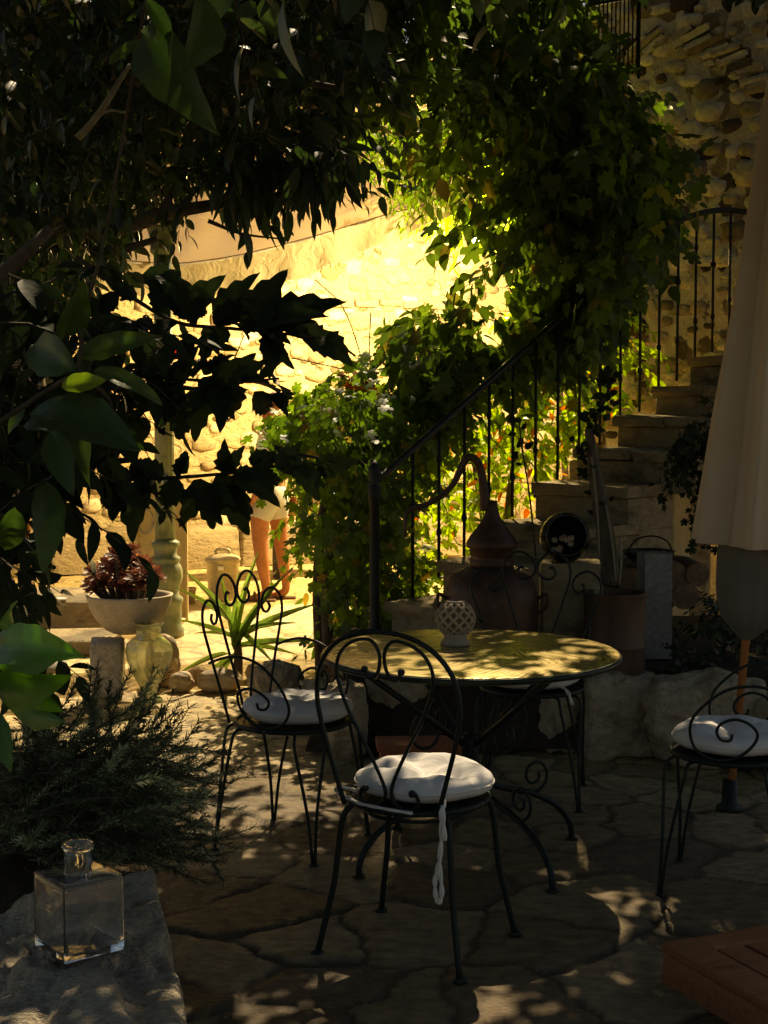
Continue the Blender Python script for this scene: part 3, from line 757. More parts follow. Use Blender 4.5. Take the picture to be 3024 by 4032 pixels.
def cushion(label, loc, rz, r=.195, h=.082, ties=(), seed=0):
    t = thing('seat_cushion', label, 'cushion', loc, rz, 'round white seat cushions')
    m = MB(); n = 48; rows = 20; vs = []; fs = []
    tufts = [(0, 0)] + [(.55 * cos(a + seed), .55 * sin(a + seed)) for a in np.arange(5) * 2 * pi / 5]
    for i in range(rows + 1):
        ph = -pi / 2 + pi * i / rows
        for k in range(n):
            a = 2 * pi * k / n
            ca = max(0.001, cos(ph)) ** .5; sa = abs(sin(ph)) ** .85 * (1 if ph > 0 else -1)
            rr = r * ca * (1 + .03 * sin(a * 5 + seed) + .04 * noise.noise(V((cos(a), sin(a), seed))))
            x, y = rr * cos(a), rr * sin(a); z = h * .5 * sa
            if ph > 0:
                u, v_ = x / r, y / r
                dimp = sum((.55 if j else .8) * math.exp(-((u - tx) ** 2 + (v_ - ty) ** 2) / .035) for j, (tx, ty) in enumerate(tufts))
                z -= h * .5 * min(1.2, dimp) * sa
                z += .02 * noise.noise(V((u * 2.4, v_ * 2.4, seed * 2.))) * sa
            vs.append((x, y, z + h * .5))
    for i in range(rows):
        for k in range(n):
            k2 = (k + 1) % n; fs.append((i * n + k, i * n + k2, (i + 1) * n + k2, (i + 1) * n + k))
    fs.append(tuple(range(n - 1, -1, -1))); fs.append(tuple(rows * n + k for k in range(n)))
    m.add(vs, fs).build('pad', M['cushion'], t)
    eq = rows // 2
    MB().tube([V(vs[eq * n + k % n]) * 1.0 for k in range(n + 1)], .0035, 5, 1).build('piping', M['tape'], t)
    for pts in ties:
        m = MB(); P = crom(pts, 6)
        for sgn in (-1, 1):
            m.tube([p + V((sgn * .0035 * sin(i * .7), sgn * .003 * cos(i * .7), 0)) for i, p in enumerate(P)], .0042, 6, 1)
        m.build('tie', M['tape'], t)
    return t
CT = SH + .010
# facing direction angle: local +y is the front
pf = V((.098, 4.15, 0)); rzf = R(-27)
hoop_chair('nearest iron chair with a rounded hoop back, seen from behind', pf, rzf)
hang = [(.135, -.165, .03), (.15, -.215, .01), (.155, -.225, -.05), (.15, -.226, -.13), (.158, -.228, -.20), (.15, -.228, -.235)]
hang2 = [(.135, -.165, .03), (.156, -.218, .005), (.166, -.228, -.06)]
hang3 = [(.15, -.226, -.12), (.138, -.228, -.17), (.142, -.23, -.22), (.15, -.228, -.235)]
loop = [(-.14, -.15, .02), (-.18, -.18, .035), (-.2, -.16, .015), (-.16, -.175, .005), (-.10, -.2, .0), (-.02, -.215, .0), (.06, -.21, -.004)]
cushion('white tufted cushion with a long dangling tie on the nearest chair', pf + V((.02, .0, CT)), rzf, ties=(hang, hang2, hang3, loop), seed=1)
pl = V((-.325, 5.15, 0)); rzl = atan2(-.45, .89) - pi / 2
curl_chair('iron scroll chair left of the table, turned side on', pl, rzl)
cushion('greyish white cushion on the chair left of the table', pl + V((.02, 0, CT)), rzl, ties=([(-.1, -.15, .02), (-.12, -.2, 0), (-.13, -.215, -.06)], [(-.06, -.17, .02), (-.08, -.215, 0), (-.10, -.22, -.05)]), seed=2.3)
pb = V((.585, 5.78, 0)); rzb = R(170)
curl_chair('iron scroll chair on the far side of the table', pb, rzb)
cushion('white cushion half hidden behind the far edge of the table', pb + V((0, 0, CT)), rzb, ties=([(-.12, .13, .02), (-.15, .17, .01), (-.17, .18, -.04)],), seed=3.1)
pr = V((1.13, 4.69, 0)); rzr = atan2(.35, -.93) - pi / 2
curl_chair('iron scroll chair cut by the right edge of the photo', pr, rzr)
cushion('bright white cushion on the chair at the right edge', pr + V((0, 0, CT)), rzr, seed=4.2)

# ------------------------------------------------------------------ table
tp = V((.295, 4.98, 0)); TZ = .72
tb = thing('garden_table', 'round metal garden table with a patterned olive top and scrolled iron base', 'table', tp, .25)
MB().lathe([(.001, TZ - .002), (.494, TZ - .002), (.503, TZ - .004), (.507, TZ - .010), (.507, TZ - .024), (.500, TZ - .028), (.485, TZ - .022), (.001, TZ - .018)], 96).build('tabletop', M['table'], tb, True, angle=.6)
MB().tube([(.502 * cos(a), .502 * sin(a), TZ - .016) for a in np.linspace(0, 2 * pi, 97)], .0105, 8, 1).build('rim', M['iron'], tb)
for a in (15, 110, 195, 290):
    f_ = V((cos(R(a)), sin(R(a)), 0))
    m = MB().tube([f_ * .44 + V((0, 0, TZ - .02)), f_ * .03 + V((0, 0, .40))], .011, 8, 1)
    m.build('strut', M['iron'], tb)
    m = MB().tube([f_ * .02 + V((0, 0, .40)), f_ * .035 + V((0, 0, .30)), f_ * .10 + V((0, 0, .24)), f_ * .26 + V((0, 0, .19)), f_ * .37 + V((0, 0, .13)), f_ * .425 + V((0, 0, .06)), f_ * .435 + V((0, 0, 0))], .0115, 8, 5)
    m.lathe([(.022, 0), (.022, .006), (.012, .010)], 12, (f_.x * .435, f_.y * .435, 0))
    lg = m.build('leg', M['iron'], tb)
    sc = []
    for i in range(26):
        th = i / 25 * 2.6 * pi; r_ = .062 * (1 - i / 25 * .72); sc.append(f_ * (.27 + r_ * sin(th)) + V((0, 0, .255 + r_ * -cos(th))))
    MB().tube(sc, .006, 6, 1).build('scroll', M['iron'], lg)
    sc = []; m = MB()
    for i in range(26):
        th = i / 25 * 2.5 * pi; r_ = .072 * (1 - i / 25 * .70); sc.append(f_ * (.17 + r_ * sin(th)) + V((0, 0, .452 - r_ * -cos(th))))
    m.tube(sc, .006, 6, 1)
    m.build('scroll', M['iron'], lg)
MB().lathe([(.001, .30), (.03, .31), (.034, .34), (.026, .37), (.034, .40), (.028, .43), (.001, .435)], 16).build('hub', M['iron'], tb)

# lattice ceramic lantern
vp = W(1793, 2540, 5.10); vz = TZ
lv = thing('lattice_lantern', 'pierced clay candle holder with a woven globe on the table', 'candle holder', (vp.x, vp.y, vz))
m = MB(); Rg = .066; zc = .092
for sg in (-1, 1):
    for j in range(11):
        pts = []
        for i in range(15):
            ph = -1.05 + 2.05 * i / 14; a = j * 2 * pi / 11 + sg * ph * .95
            pts.append((Rg * cos(ph) * cos(a), Rg * cos(ph) * sin(a), zc + Rg * sin(ph) * .95))
        m.tube(pts, .0056, 6, 1)
m.lathe([(.030, .142), (.034, .146), (.034, .153), (.027, .155), (.025, .148)], 24)
m.build('globe', M['ceramic'], lv)
MB().lathe([(.001, 0), (.050, 0), (.052, .006), (.048, .014), (.041, .020), (.040, .030), (.046, .037), (.040, .042), (.001, .042)], 32).build('foot', M['ceramic'], lv)

# terracotta trough
p = G(1655, 3060)
tr = MB(); tr.box((0, 0, .075), (.34, .15, .15), .05, .008); tr.box((0, 0, .143), (.37, .18, .03), .05, .008)
one(tr, 'planter_trough', M['terracotta'], 'small terracotta trough standing on the paving under the table', 'planter', (p.x, p.y, 0), angle=.6)

# ------------------------------------------------------------------ the copper still and its neighbours on the raised bed
sp_ = W(1935, 2400, 6.62); bz = .36
sl = thing('copper_still', 'old copper still with conical cap and swan neck pipe', 'still', (sp_.x, sp_.y, bz))
MB().lathe([(.001, 0), (.19, 0), (.205, .03), (.212, .16), (.214, .30), (.205, .37), (.18, .425), (.14, .455), (.112, .465), (.001, .466)], 48).build('pot', M['copper'], sl)
zn = .466
MB().lathe([(.10, 0 + zn), (.10, .03 + zn), (.094, .036 + zn), (.094, .05 + zn), (.10, .056 + zn), (.10, .085 + zn), (.116, .09 + zn), (.116, .108 + zn), (.10, .14 + zn), (.06, .19 + zn), (.034, .235 + zn), (.026, .27 + zn), (.025, .30 + zn)], 40).build('cap', M['copper'], sl)
neck = [W(x, y, 6.62) - V(sl.location) for x, y in ((1912, 2010), (1905, 1930), (1893, 1850), (1868, 1806), (1838, 1805), (1812, 1850), (1785, 1905), (1735, 1955), (1670, 1990), (1615, 2010), (1598, 2040), (1594, 2110))]
MB().tube(neck, [.026, .021, .019, .018, .017, .016, .014, .013, .012, .010, .009, .008], 12, 5).build('neck_pipe', M['copper'], sl)
m = MB().tube([V((-.205, -.05, .33)), V((-.24, -.06, .35)), V((-.245, -.06, .30)), V((-.21, -.05, .26))], .008, 8, 4); m.build('handle', M['copper'], sl)
m = MB().tube([V((.205, -.05, .33)), V((.24, -.06, .35)), V((.245, -.06, .30)), V((.21, -.05, .26))], .008, 8, 4); m.build('handle', M['copper'], sl)

p = W(2250, 2300, 6.85)
one(MB().box((0, 0, .235), (.285, .24, .47), -.08, .018, jit=.006), 'stone_pedestal', M['stone_step'], 'weathered stone pedestal carrying the black pot', 'pedestal', (p.x, p.y, .36), angle=.6)
# black pot lying on the pedestal with dry flowers in its mouth
p = V((p.x - .035, p.y - .02, .36 + .47 + .112))
bp = thing('black_pot', 'round black pot lying on its side on the stone pedestal', 'pot', p)
Mx = Matrix.Rotation(R(78), 4, 'X') @ Matrix.Identity(4)
MB().lathe([(.001, -.10), (.05, -.098), (.10, -.06), (.118, .0), (.11, .05), (.094, .075), (.10, .085), (.094, .09), (.084, .075), (.095, .02), (.07, -.06), (.001, -.08)], 36, (0, 0, 0), Mx).build('body', M['black_pot'], bp)
fl = thing('dry_flowers', 'small bunch of dry white flowers in the mouth of the black pot', 'flowers', p + V((-.03, -.075, -.02)))
ch = []
pos = []; ax = []; nr = []; sz = []
for i in range(9):
    c0 = np.array([random.uniform(-.04, .055), random.uniform(-.03, .0), random.uniform(-.03, .045)])
    for k in range(7):
        a = k * 2 * pi / 7; pos.append(c0); ax.append((cos(a), -.55, sin(a))); nr.append((0, -1, .1)); sz.append(.022)
np_mesh('petals', [place_leaves(tmpl_ovate(3, .6, -.3, .1), np.array(pos), np.array(ax), np.array(nr), np.array(sz))], M['white_petal'], fl)
m = MB()
for i in range(6): m.tube([(random.uniform(-.03, .04), .05, random.uniform(-.02, .02)), (random.uniform(-.03, .04), -.01, random.uniform(-.02, .03))], .0015, 4, 1)
m.build('stem', M['twig'], fl)

p = W(2420, 2450, 6.62)
dr = thing('rusty_drum', 'rusty brown metal drum used as a planter on the raised bed', 'drum', (p.x, p.y, .34))
MB().lathe([(.001, 0), (.138, 0), (.140, .01), (.138, .12), (.143, .13), (.138, .14), (.138, .34), (.143, .355), (.146, .37), (.140, .375), (.130, .37), (.128, .32), (.001, .32)], 40).build('body', M['rust'], dr, True, angle=.7)
MB().lathe([(.001, .335), (.06, .338), (.126, .33)], 24).build('soil', M['soil'], dr)
# gnarled trunk of a euphorbia growing from the drum
ep = V((p.x - .02, p.y, .34 + .33))
eu = thing('succulent_plant', 'dark gnarled stem plant growing tall out of the rusty drum', 'plant', ep)
tk = [W(x, y, 6.62) - ep for x, y in ((2405, 2300), (2395, 2180), (2375, 2050), (2355, 1930), (2335, 1800), (2318, 1690))]
m = MB().tube(tk, [.045, .042, .04, .036, .026, .02], 9, 5)
m.v = [tuple(V(v) * (1) + V((.006 * noise.noise(V(v) * 40), .006 * noise.noise(V(v) * 40 + V((9, 0, 0))), 0))) for v in m.v]
m.build('stem', M['bark'], eu)
m = MB()
for (x0, y0, x1, y1) in ((2360, 2200, 2330, 1800), (2425, 2290, 2385, 1990), (2440, 2300, 2440, 2110)):
    m.tube([W(x0, y0, 6.58) - ep, W((x0 + x1) / 2 + 6, (y0 + y1) / 2, 6.57) - ep, W(x1, y1, 6.58) - ep], .005, 6, 4)
m.build('stake', M['pale_bark'], eu)
pos, ax, nr, sz = [], [], [], []
for (x, y, n_l) in ((2330, 1640, 8), (2385, 1520, 16), (2390, 1600, 14), (2400, 1480, 10), (2345, 1700, 10), (2280, 1780, 9), (2300, 1830, 9), (2340, 1930, 5), (2380, 1990, 4), (2050, 1700, 5), (2060, 1800, 5)):
    for i in range(n_l):
        q = W(x + random.gauss(0, 16), y + random.gauss(0, 22), 6.62 + random.gauss(0, .03)) - ep
        pos.append(q); ax.append((random.gauss(0, 1), random.gauss(0, .6), random.gauss(.2, .8))); nr.append((0, -1, .4)); sz.append(random.uniform(.03, .055))
np_mesh('foliage', [place_leaves(tmpl_ovate(4, .6, .2, .1), np.array(pos), np.array(ax), np.array(nr), np.array(sz))], M['leaf_black'], eu)
m = MB().tube([W(2335, 1700, 6.62) - ep, W(2360, 1620, 6.62) - ep, W(2395, 1540, 6.62) - ep, W(2405, 1450, 6.62) - ep], .007, 6, 4)
m.tube([W(2340, 1760, 6.62) - ep, W(2300, 1800, 6.62) - ep, W(2270, 1760, 6.62) - ep], .005, 6, 4)
m.tube([W(2110, 2190, 6.62) - ep, W(2085, 1950, 6.62) - ep, W(2055, 1760, 6.6) - ep, W(2045, 1660, 6.6) - ep], .004, 6, 4)
m.build('branch', M['twig'], eu)

p = W(2575, 2450, 6.95)
one(MB().box((0, 0, .25), (.135, .14, .50), .12, .006, jit=.003), 'concrete_block', M['concrete'], 'upright grey concrete block right of the rusty drum', 'block', (p.x, p.y, .36), angle=.6)
# logs with a black pan on top, in front of the yellow gap
LG = 'split logs stacked by the stairs'
for i, (px, py, r_, lb) in enumerate(((2480, 2265, .062, 'left split log under the black pan'), (2590, 2250, .075, 'middle split log under the black pan'), (2690, 2245, .06, 'right split log nearest the parasol'), (2560, 2330, .07, 'lower split log behind the concrete block'), (2665, 2330, .07, 'lower split log in the dark by the shrub'))):
    q = W(px, py, 7.45)
    m = MB().tube([(0, -.2, 0), (0.01, 0, .01), (0, .2, 0)], r_, 11, 2)
    m.v = [tuple(V(v) * (1 + .12 * noise.noise(V(v) * 9 + V((i * 5, 0, 0))))) for v in m.v]
    one(m, 'firewood_log', M['log'], lb, 'log', q, random.uniform(-.4, .4), LG, angle=.7)
q = W(2555, 2170, 7.3)
pn = thing('black_pan', 'wide black pan with a looped handle in the gap under the stairs', 'pan', q, .1)
MB().lathe([(.001, -.06), (.08, -.055), (.12, -.02), (.128, .0), (.134, .003), (.122, .004), (.112, -.015), (.001, -.045)], 32).build('bowl', M['black_pot'], pn)
MB().tube([(-.11, 0, .0), (-.06, 0, .06), (.02, 0, .075), (.09, 0, .05), (.12, 0, .0)], .0045, 6, 5).build('handle', M['black_iron'], pn)

# ------------------------------------------------------------------ parasol at right, closed
pb0 = G(2872, 3190); pt0 = W(3090, 900, 6.0)
ps = thing('closed_parasol', 'closed beige parasol on an orange wooden pole at the right edge', 'parasol', (pb0.x, pb0.y, 0))
PO = V(ps.location)
ax0 = W(2900, 2960, 5.85); ax1 = W(2950, 2430, 5.85)
dirp = (W(2985, 2000, 5.85) - W(2872, 3180, 5.85)).normalized()
base = V(pb0); top = base + dirp * 3.0
MB().tube([base - PO, top - PO], .015, 12, 1).build('pole', M['pole_wood'], ps)
MB().lathe([(.001, 0), (.05, 0), (.05, .015), (.03, .03), (.028, .12), (.001, .12)], 28).build('base', M['black_iron'], ps)
def drape(z_list, r_list, folds, depth, twist, n=72, ph0=0.0):
    m = MB(); vs = []; fs = []
    u_ = dirp.orthogonal().normalized(); v_ = dirp.cross(u_)
    for i, (s_, r_) in enumerate(zip(z_list, r_list)):
        for k in range(n):
            a = 2 * pi * k / n
            q = r_ * (1 + .10 * noise.noise(V((cos(a) * 2.2, sin(a) * 2.2, s_ * 1.1))) + depth * sin(a * folds + ph0 + twist * s_) + depth * .5 * sin(a * (folds * 2 + 1) + 1.3 + s_ * 2))
            vs.append(base - PO + dirp * s_ + (u_ * cos(a) + v_ * sin(a)) * q)
    for i in range(len(z_list) - 1):
        for k in range(n):
            k2 = (k + 1) % n; fs.append((i * n + k, i * n + k2, (i + 1) * n + k2, (i + 1) * n + k))
    return m.add(vs, fs)
sb = (W(2930, 2120, 5.85) - base).dot(dirp)
zl = [sb + 1.75 * i / 18 for i in range(19)]; rl_ = [.215 - .115 * (i / 18) ** .9 for i in range(19)]
zl = [sb - .004, sb - .004] + zl; rl_ = [.205, .213] + rl_
dm = drape(zl, rl_, 7, .17, .6, n=120, ph0=1.0); hem = [V(v) for v in dm.v[240:360]]
dm.build('canopy', M['parasol'], ps)
MB().tube(hem + [hem[0]], .004, 5, 1).build('hem', M['parasol'], ps)
s0 = (W(2950, 2480, 5.85) - base).dot(dirp)
zl = [s0 + (sb + .15 - s0) * t for t in (0, .06, .14, .25, .4, .6, .8, 1)]; rl_ = [.022, .05, .085, .105, .115, .12, .12, .11]
drape(zl, rl_, 4, .14, .3, ph0=.4).build('lining', M['parasol_dark'], ps)
m = MB().tube([W(2893, 2150, 5.72) - PO, W(2868, 2260, 5.72) - PO, W(2840, 2400, 5.74) - PO], .009, 8, 1); m.build('rib', M['steel'], ps)

# left parasol behind the leaves
q = W(110, 2400, 8.6)
lp = thing('closed_parasol', 'grey cream closed parasol behind the dark leaves at left', 'parasol', (q.x, q.y, 0))
m = MB(); vs = []; fs = []
for i in range(15):
    z = 1.0 + 1.9 * i / 14; r_ = .27 - .19 * (i / 14)
    for k in range(60):
        a = 2 * pi * k / 60; rr = r_ * (1 + .16 * sin(a * 7 + z)); vs.append((rr * cos(a), rr * sin(a), z))
for i in range(14):
    for k in range(60): k2 = (k + 1) % 60; fs.append((i * 60 + k, i * 60 + k2, (i + 1) * 60 + k2, (i + 1) * 60 + k))
m.add(vs, fs).build('canopy', M['grey_cloth'], lp)
MB().tube([(0, 0, 0), (0, 0, 2.95)], .024, 10, 1).build('pole', M['pole_wood'], lp)
MB().lathe([(.001, 0), (.22, 0), (.22, .04), (.05, .07), (.001, .07)], 28).build('base', M['concrete'], lp)

# wooden platform, bottom right
cr = G(2600, 3870)
wp = thing('slatted_platform', 'low slatted teak platform in the bottom right corner', 'platform', cr, R(24))
for i in range(10): MB().box((.152 + i * .094, -.5, .099), (.078, .80, .022), 0, .003).build('slat', M['wood'], wp, True, angle=.6)
MB().box((.052, -.5, .0995), (.10, 1.0, .025), 0, .003).build('frame', M['wood'], wp, True, angle=.6)
for y in (-.05, -.95): MB().box((.575, y, .0985), (.94, .096, .025), 0, .003).build('frame', M['wood'], wp, True, angle=.6)
for y in (-.015, -.985): MB().box((.525, y, .043), (1.04, .026, .086), 0, .003).build('side_board', M['wood'], wp, True, angle=.6)
MB().box((.016, -.5, .043), (.026, .94, .086), 0, .003).build('side_board', M['wood'], wp, True, angle=.6)

# ------------------------------------------------------------------ glass bottle on the foreground rock
rk = V((-.545, 2.56, .0)); RT = .60
one(MB().rock((0, 0, .30), (.205, .52, .33), 5, .86, R(15), 6, .11, flat=.86), 'rough_rock', M['rock_pale'], 'big rough rock under the glass bottle in the bottom left corner', 'rock', rk)
bt = W(312, 3720, 2.56)
gl = thing('glass_bottle', 'square clear glass bottle with a short neck standing on the rock', 'bottle', (bt.x, bt.y, RT - .012), R(38.5))
m = MB(); m.box((0, 0, .069), (.119, .119, .138), 0, .007)
o = m.build('body', M['glass'], gl, True, angle=.5)
mi = MB().box((0, 0, .0725), (.109, .109, .121), 0, .008)
mi.f = [tuple(reversed(f)) for f in mi.f]; mi.build('inner_wall', M['glass'], gl, True, angle=.5)
MB().lathe([(.0255, .1384), (.0235, .145), (.0232, .178), (.0275, .181), (.0285, .186), (.0275, .190), (.0215, .190), (.0200, .186), (.0200, .1384), (.0255, .1384)], 36, cap=False).build('neck', M['glass'], gl)

# ------------------------------------------------------------------ left group: bowl on a stone, green vase, yucca
p = G(425, 2752)
one(MB().rock((0, 0, .17), (.105, .10, .185), 61, .86, .12, 4, .05), 'stone_block', M['block_stone'], 'pale rectangular stone block holding up the planter bowl', 'stone', (p.x, p.y, 0))
bw = W(512, 2490, 7.85); bzw = bw.z
bo = thing('planter_bowl', 'wide clay bowl planter resting on a stone block', 'planter', (bw.x, bw.y, bzw))
MB().lathe([(.001, 0), (.09, 0), (.13, .02), (.18, .075), (.215, .14), (.228, .195), (.232, .205), (.222, .208), (.21, .195), (.19, .14), (.001, .13)], 48).build('bowl', M['pale_clay'], bo)
MB().lathe([(.001, .175), (.1, .178), (.205, .17)], 24).build('soil', M['soil'], bo)
ae = thing('aeonium_plant', 'dark red rosette succulents filling the clay bowl', 'succulent', (bw.x, bw.y, bzw + .175))
pos, ax, nr, sz = [], [], [], []; stm = MB()
for i in range(46):
    x = random.uniform(-.21, .14); y = random.uniform(-.15, .12); z = .04 + random.uniform(.02, .24) * (1 - abs(x + .03) / .32)
    tilt = V((x * 1.6 + random.gauss(0, .2), y * 1.5 - .35 + random.gauss(0, .2), .8)).normalized()
    stm.tube([(x * .6, y * .6, -.01), (x * .85, y * .85, z * .5), (x, y, z)], .007, 6, 3)
    u_ = tilt.orthogonal().normalized(); v_ = tilt.cross(u_)
    for k in range(26):
        a = k * 2.4; e = k / 26
        d = (u_ * cos(a) + v_ * sin(a)) * (.35 + .75 * e) + tilt * (1.05 - 1.0 * e)
        pos.append(V((x, y, z)) + tilt * .006 * (1 - e)); ax.append(d); nr.append(tilt * 1.0 - (u_ * cos(a) + v_ * sin(a)) * .4); sz.append(.038 + .036 * e)
np_mesh('foliage', [place_leaves(tmpl_ovate(4, .42, -.15, .1, 1.5), np.array(pos), np.array(ax), np.array(nr), np.array(sz))], M['aeonium'], ae)
stm.build('stem', M['bark'], ae)
p = G(588, 2765)
gv = [(.001, 0), (.07, 0), (.077, .008), (.07, .018), (.045, .035), (.04, .05), (.05, .085), (.085, .15), (.116, .225), (.123, .27), (.115, .31), (.088, .335), (.068, .35), (.063, .365), (.063, .395), (.075, .412), (.082, .418)]
gin = [(max(.001, r - .005), z + .004) for r, z in gv[1:-1]][::-1]
one(MB().lathe(gv + [(.080, .421), (.074, .416)] + gin + [(.001, .06)], 48, flute=lambda a, z: 1 + .02 * cos(a * 10) * (1 if .1 < z < .33 else 0)), 'glass_vase', M['green_glass'], 'green glass urn shaped vase standing on the paving below the bowl', 'vase', (p.x, p.y, 0))

yp = G(935, 2668); yc = W(930, 2490, yp.y)
yu = thing('yucca_plant', 'spiky yucca with long strap leaves behind the left chair', 'yucca', yp)
pos, ax, nr, sz, wd = [], [], [], [], []
tips = [(690, 2290), (745, 2225), (985, 2165), (1100, 2230), (1250, 2345), (1240, 2500), (680, 2640), (700, 2760), (760, 2480), (830, 2700), (1060, 2300), (870, 2240), (1160, 2430), (1080, 2600), (930, 2250), (700, 2420), (1010, 2420), (1180, 2560)]
for (x, y) in tips:
    c0 = W(930 + random.gauss(0, 10), 2490 + random.uniform(-40, 90), yp.y); d = W(x, y, yp.y + random.uniform(-.22, .15)) - c0
    pos.append(c0 - yp); ax.append(d); nr.append((-d.x * .6, -.5, 1)); sz.append(d.length); wd.append(.036 / d.length / .27 * 1.0)
np_mesh('foliage', [place_leaves(tmpl_ovate(9, .27, .10, .25, .6), np.array(pos), np.array(ax), np.array(nr), np.array(sz), np.array(wd))], M['yucca'], yu)
MB().tube([(0, 0, 0), (.005, 0, .12), (W(930, 2470, yp.y) - yp)], [.03, .026, .02], 9, 4).build('trunk', M['bark'], yu)

# ------------------------------------------------------------------ bright yard: column, board, bin, pots, person
cp = G(655, 2505); CO = 'column'
co = thing('iron_column', 'green painted cast iron column with ornate bulb base holding up the awning', 'column', (cp.x, cp.y, 0))
s = cp.y / F
def fl(a, z): return 1 + (.035 * cos(a * 12))
MB().lathe([(.12, 0), (.12, .05), (.105, .07), (.105, .22), (.115, .235), (.115, .26), (.09, .28), (.085, .33), (.10, .36), (.112, .40), (.11, .45), (.095, .49), (.088, .50), (.10, .515), (.10, .535), (.075, .55), (.078, .60), (.095, .615), (.095, .64), (.07, .655)], 36, flute=lambda a, z: 1 + (.03 * abs(sin(a * 6)) if .3 < z < .5 else 0)).build('base', M['column'], co)
MB().lathe([(.066, .65), (.062, 1.6), (.056, 2.55)], 48, flute=fl).build('shaft', M['column'], co)
MB().lathe([(.06, 2.55), (.08, 2.57), (.08, 2.6), (.065, 2.62), (.10, 2.72), (.11, 2.74), (.001, 2.745)], 32).build('capital', M['column'], co)
q = G(640, 2480); q.y = 10.6
bx = W(640, 2480, 10.6)
bdn = thing('cream_board', 'cream painted wooden board standing behind the iron column', 'board', (bx.x, bx.y, 0), .05)
MB().box((0, 0, .48), (.35, .03, .92), 0, .006).build('panel', M['board'], bdn, False)
m = MB().tube([(-.11 + .055 * cos(a), -.018, .72 + .085 * sin(a)) for a in np.linspace(0, 2 * pi, 25)], .006, 6, 1); m.build('ornament', M['steel'], bdn)
m = MB().box((.178, -.01, .48), (.02, .05, .96), 0, .004); m.box((-.178, -.01, .48), (.02, .05, .96), 0, .004); m.build('frame', M['board'], bdn, False)
p = G(878, 2362)
bi = thing('dustbin', 'small galvanised dustbin with a lid in the bright yard', 'bin', (p.x, p.y, 0))
MB().lathe([(.001, 0), (.112, 0), (.116, .01), (.13, .30), (.136, .305), (.136, .315), (.128, .32), (.001, .32)], 56, flute=lambda a, z: 1 + (.018 * cos(a * 20) if .02 < z < .3 else 0)).build('body', M['zinc'], bi)
MB().lathe([(.144, .315), (.144, .335), (.125, .352), (.07, .372), (.001, .378)], 40).build('lid', M['zinc'], bi)
MB().tube([(-.055, 0, .37), (-.045, 0, .405), (.045, 0, .405), (.055, 0, .37)], .013, 8, 3).build('handle', M['zinc'], bi)
MB().box((.0, -.142, .27), (.05, .012, .035), 0, .004).build('label_plate', M['china'], bi)
p = G(750, 2375)
m = MB().lathe([(.001, 0), (.034, 0), (.044, .10), (.05, .105), (.05, .125), (.04, .125), (.038, .1), (.001, .1)], 24)
one(m, 'flower_pot', M['ceramic'], 'little pale flower pot beside the cream board', 'pot', (p.x, p.y, 0))
# shelves with jars in the background
p = V((-.55, 13.4, 0))
sh = thing('metal_shelf', 'thin shelf rack with jars against the far wall', 'shelf', p, .45)
for z in (.55, .95, 1.3): MB().box((0, 0, z), (.9, .25, .025), 0, .004).build('shelf_board', M['board'], sh, False)
for x in (-.44, .44): MB().box((x, 0, .66), (.03, .25, 1.32), 0, .004).build('post', M['black_iron'], sh, False)
JR = 'jars on the shelf rack'
for i, (x, z, h_) in enumerate(((-.3, .5625, .17), (-.12, .5625, .22), (.07, .5625, .15), (.26, .5625, .2), (-.22, .9625, .2), (.02, .9625, .16), (.2, .9625, .22))):
    q = V((p.x + x * cos(.45), p.y + x * sin(.45), z)); r_ = .045 + .008 * (i % 3)
    o = one(MB().lathe([(.001, 0), (r_, 0), (r_, h_ * .7), (r_ * .6, h_ * .85), (r_ * .65, h_), (.001, h_)], 20), 'storage_jar', M['ceramic' if i % 2 else 'terracotta'], 'small jar on the shelf rack near the far wall', 'jar', q, 0, JR)
# slab steps at far left, a saucer
for i, (px, py, D, lx, ly, h_, lb) in enumerate(((150, 2500, 9.3, 1.0, .5, .10, 'low stone slab step left of the clay bowl'), (60, 2380, 10.2, 1.3, .7, .24, 'higher stone slab step behind the left leaves'))):
    q = W(px, py, D)
    one(MB().box((0, 0, h_ / 2), (lx, ly, h_), .06, .02, jit=.01), 'stone_slab', M['stone_step'], lb, 'step', (q.x, q.y, 0), angle=.6)
q = W(228, 2280, 9.9)
one(MB().lathe([(.001, 0), (.035, 0), (.06, .014), (.056, .016), (.001, .006)], 24), 'saucer', M['china'], 'small white saucer on the slab step at far left', 'saucer', (q.x, q.y, .24))
q = W(690, 1392, 12.6)
one(MB().box((0, 0, 0), (.10, .02, .10), .3, .006), 'red_cloth', M['red'], 'small bright red cloth hanging beside the column', 'cloth', q)

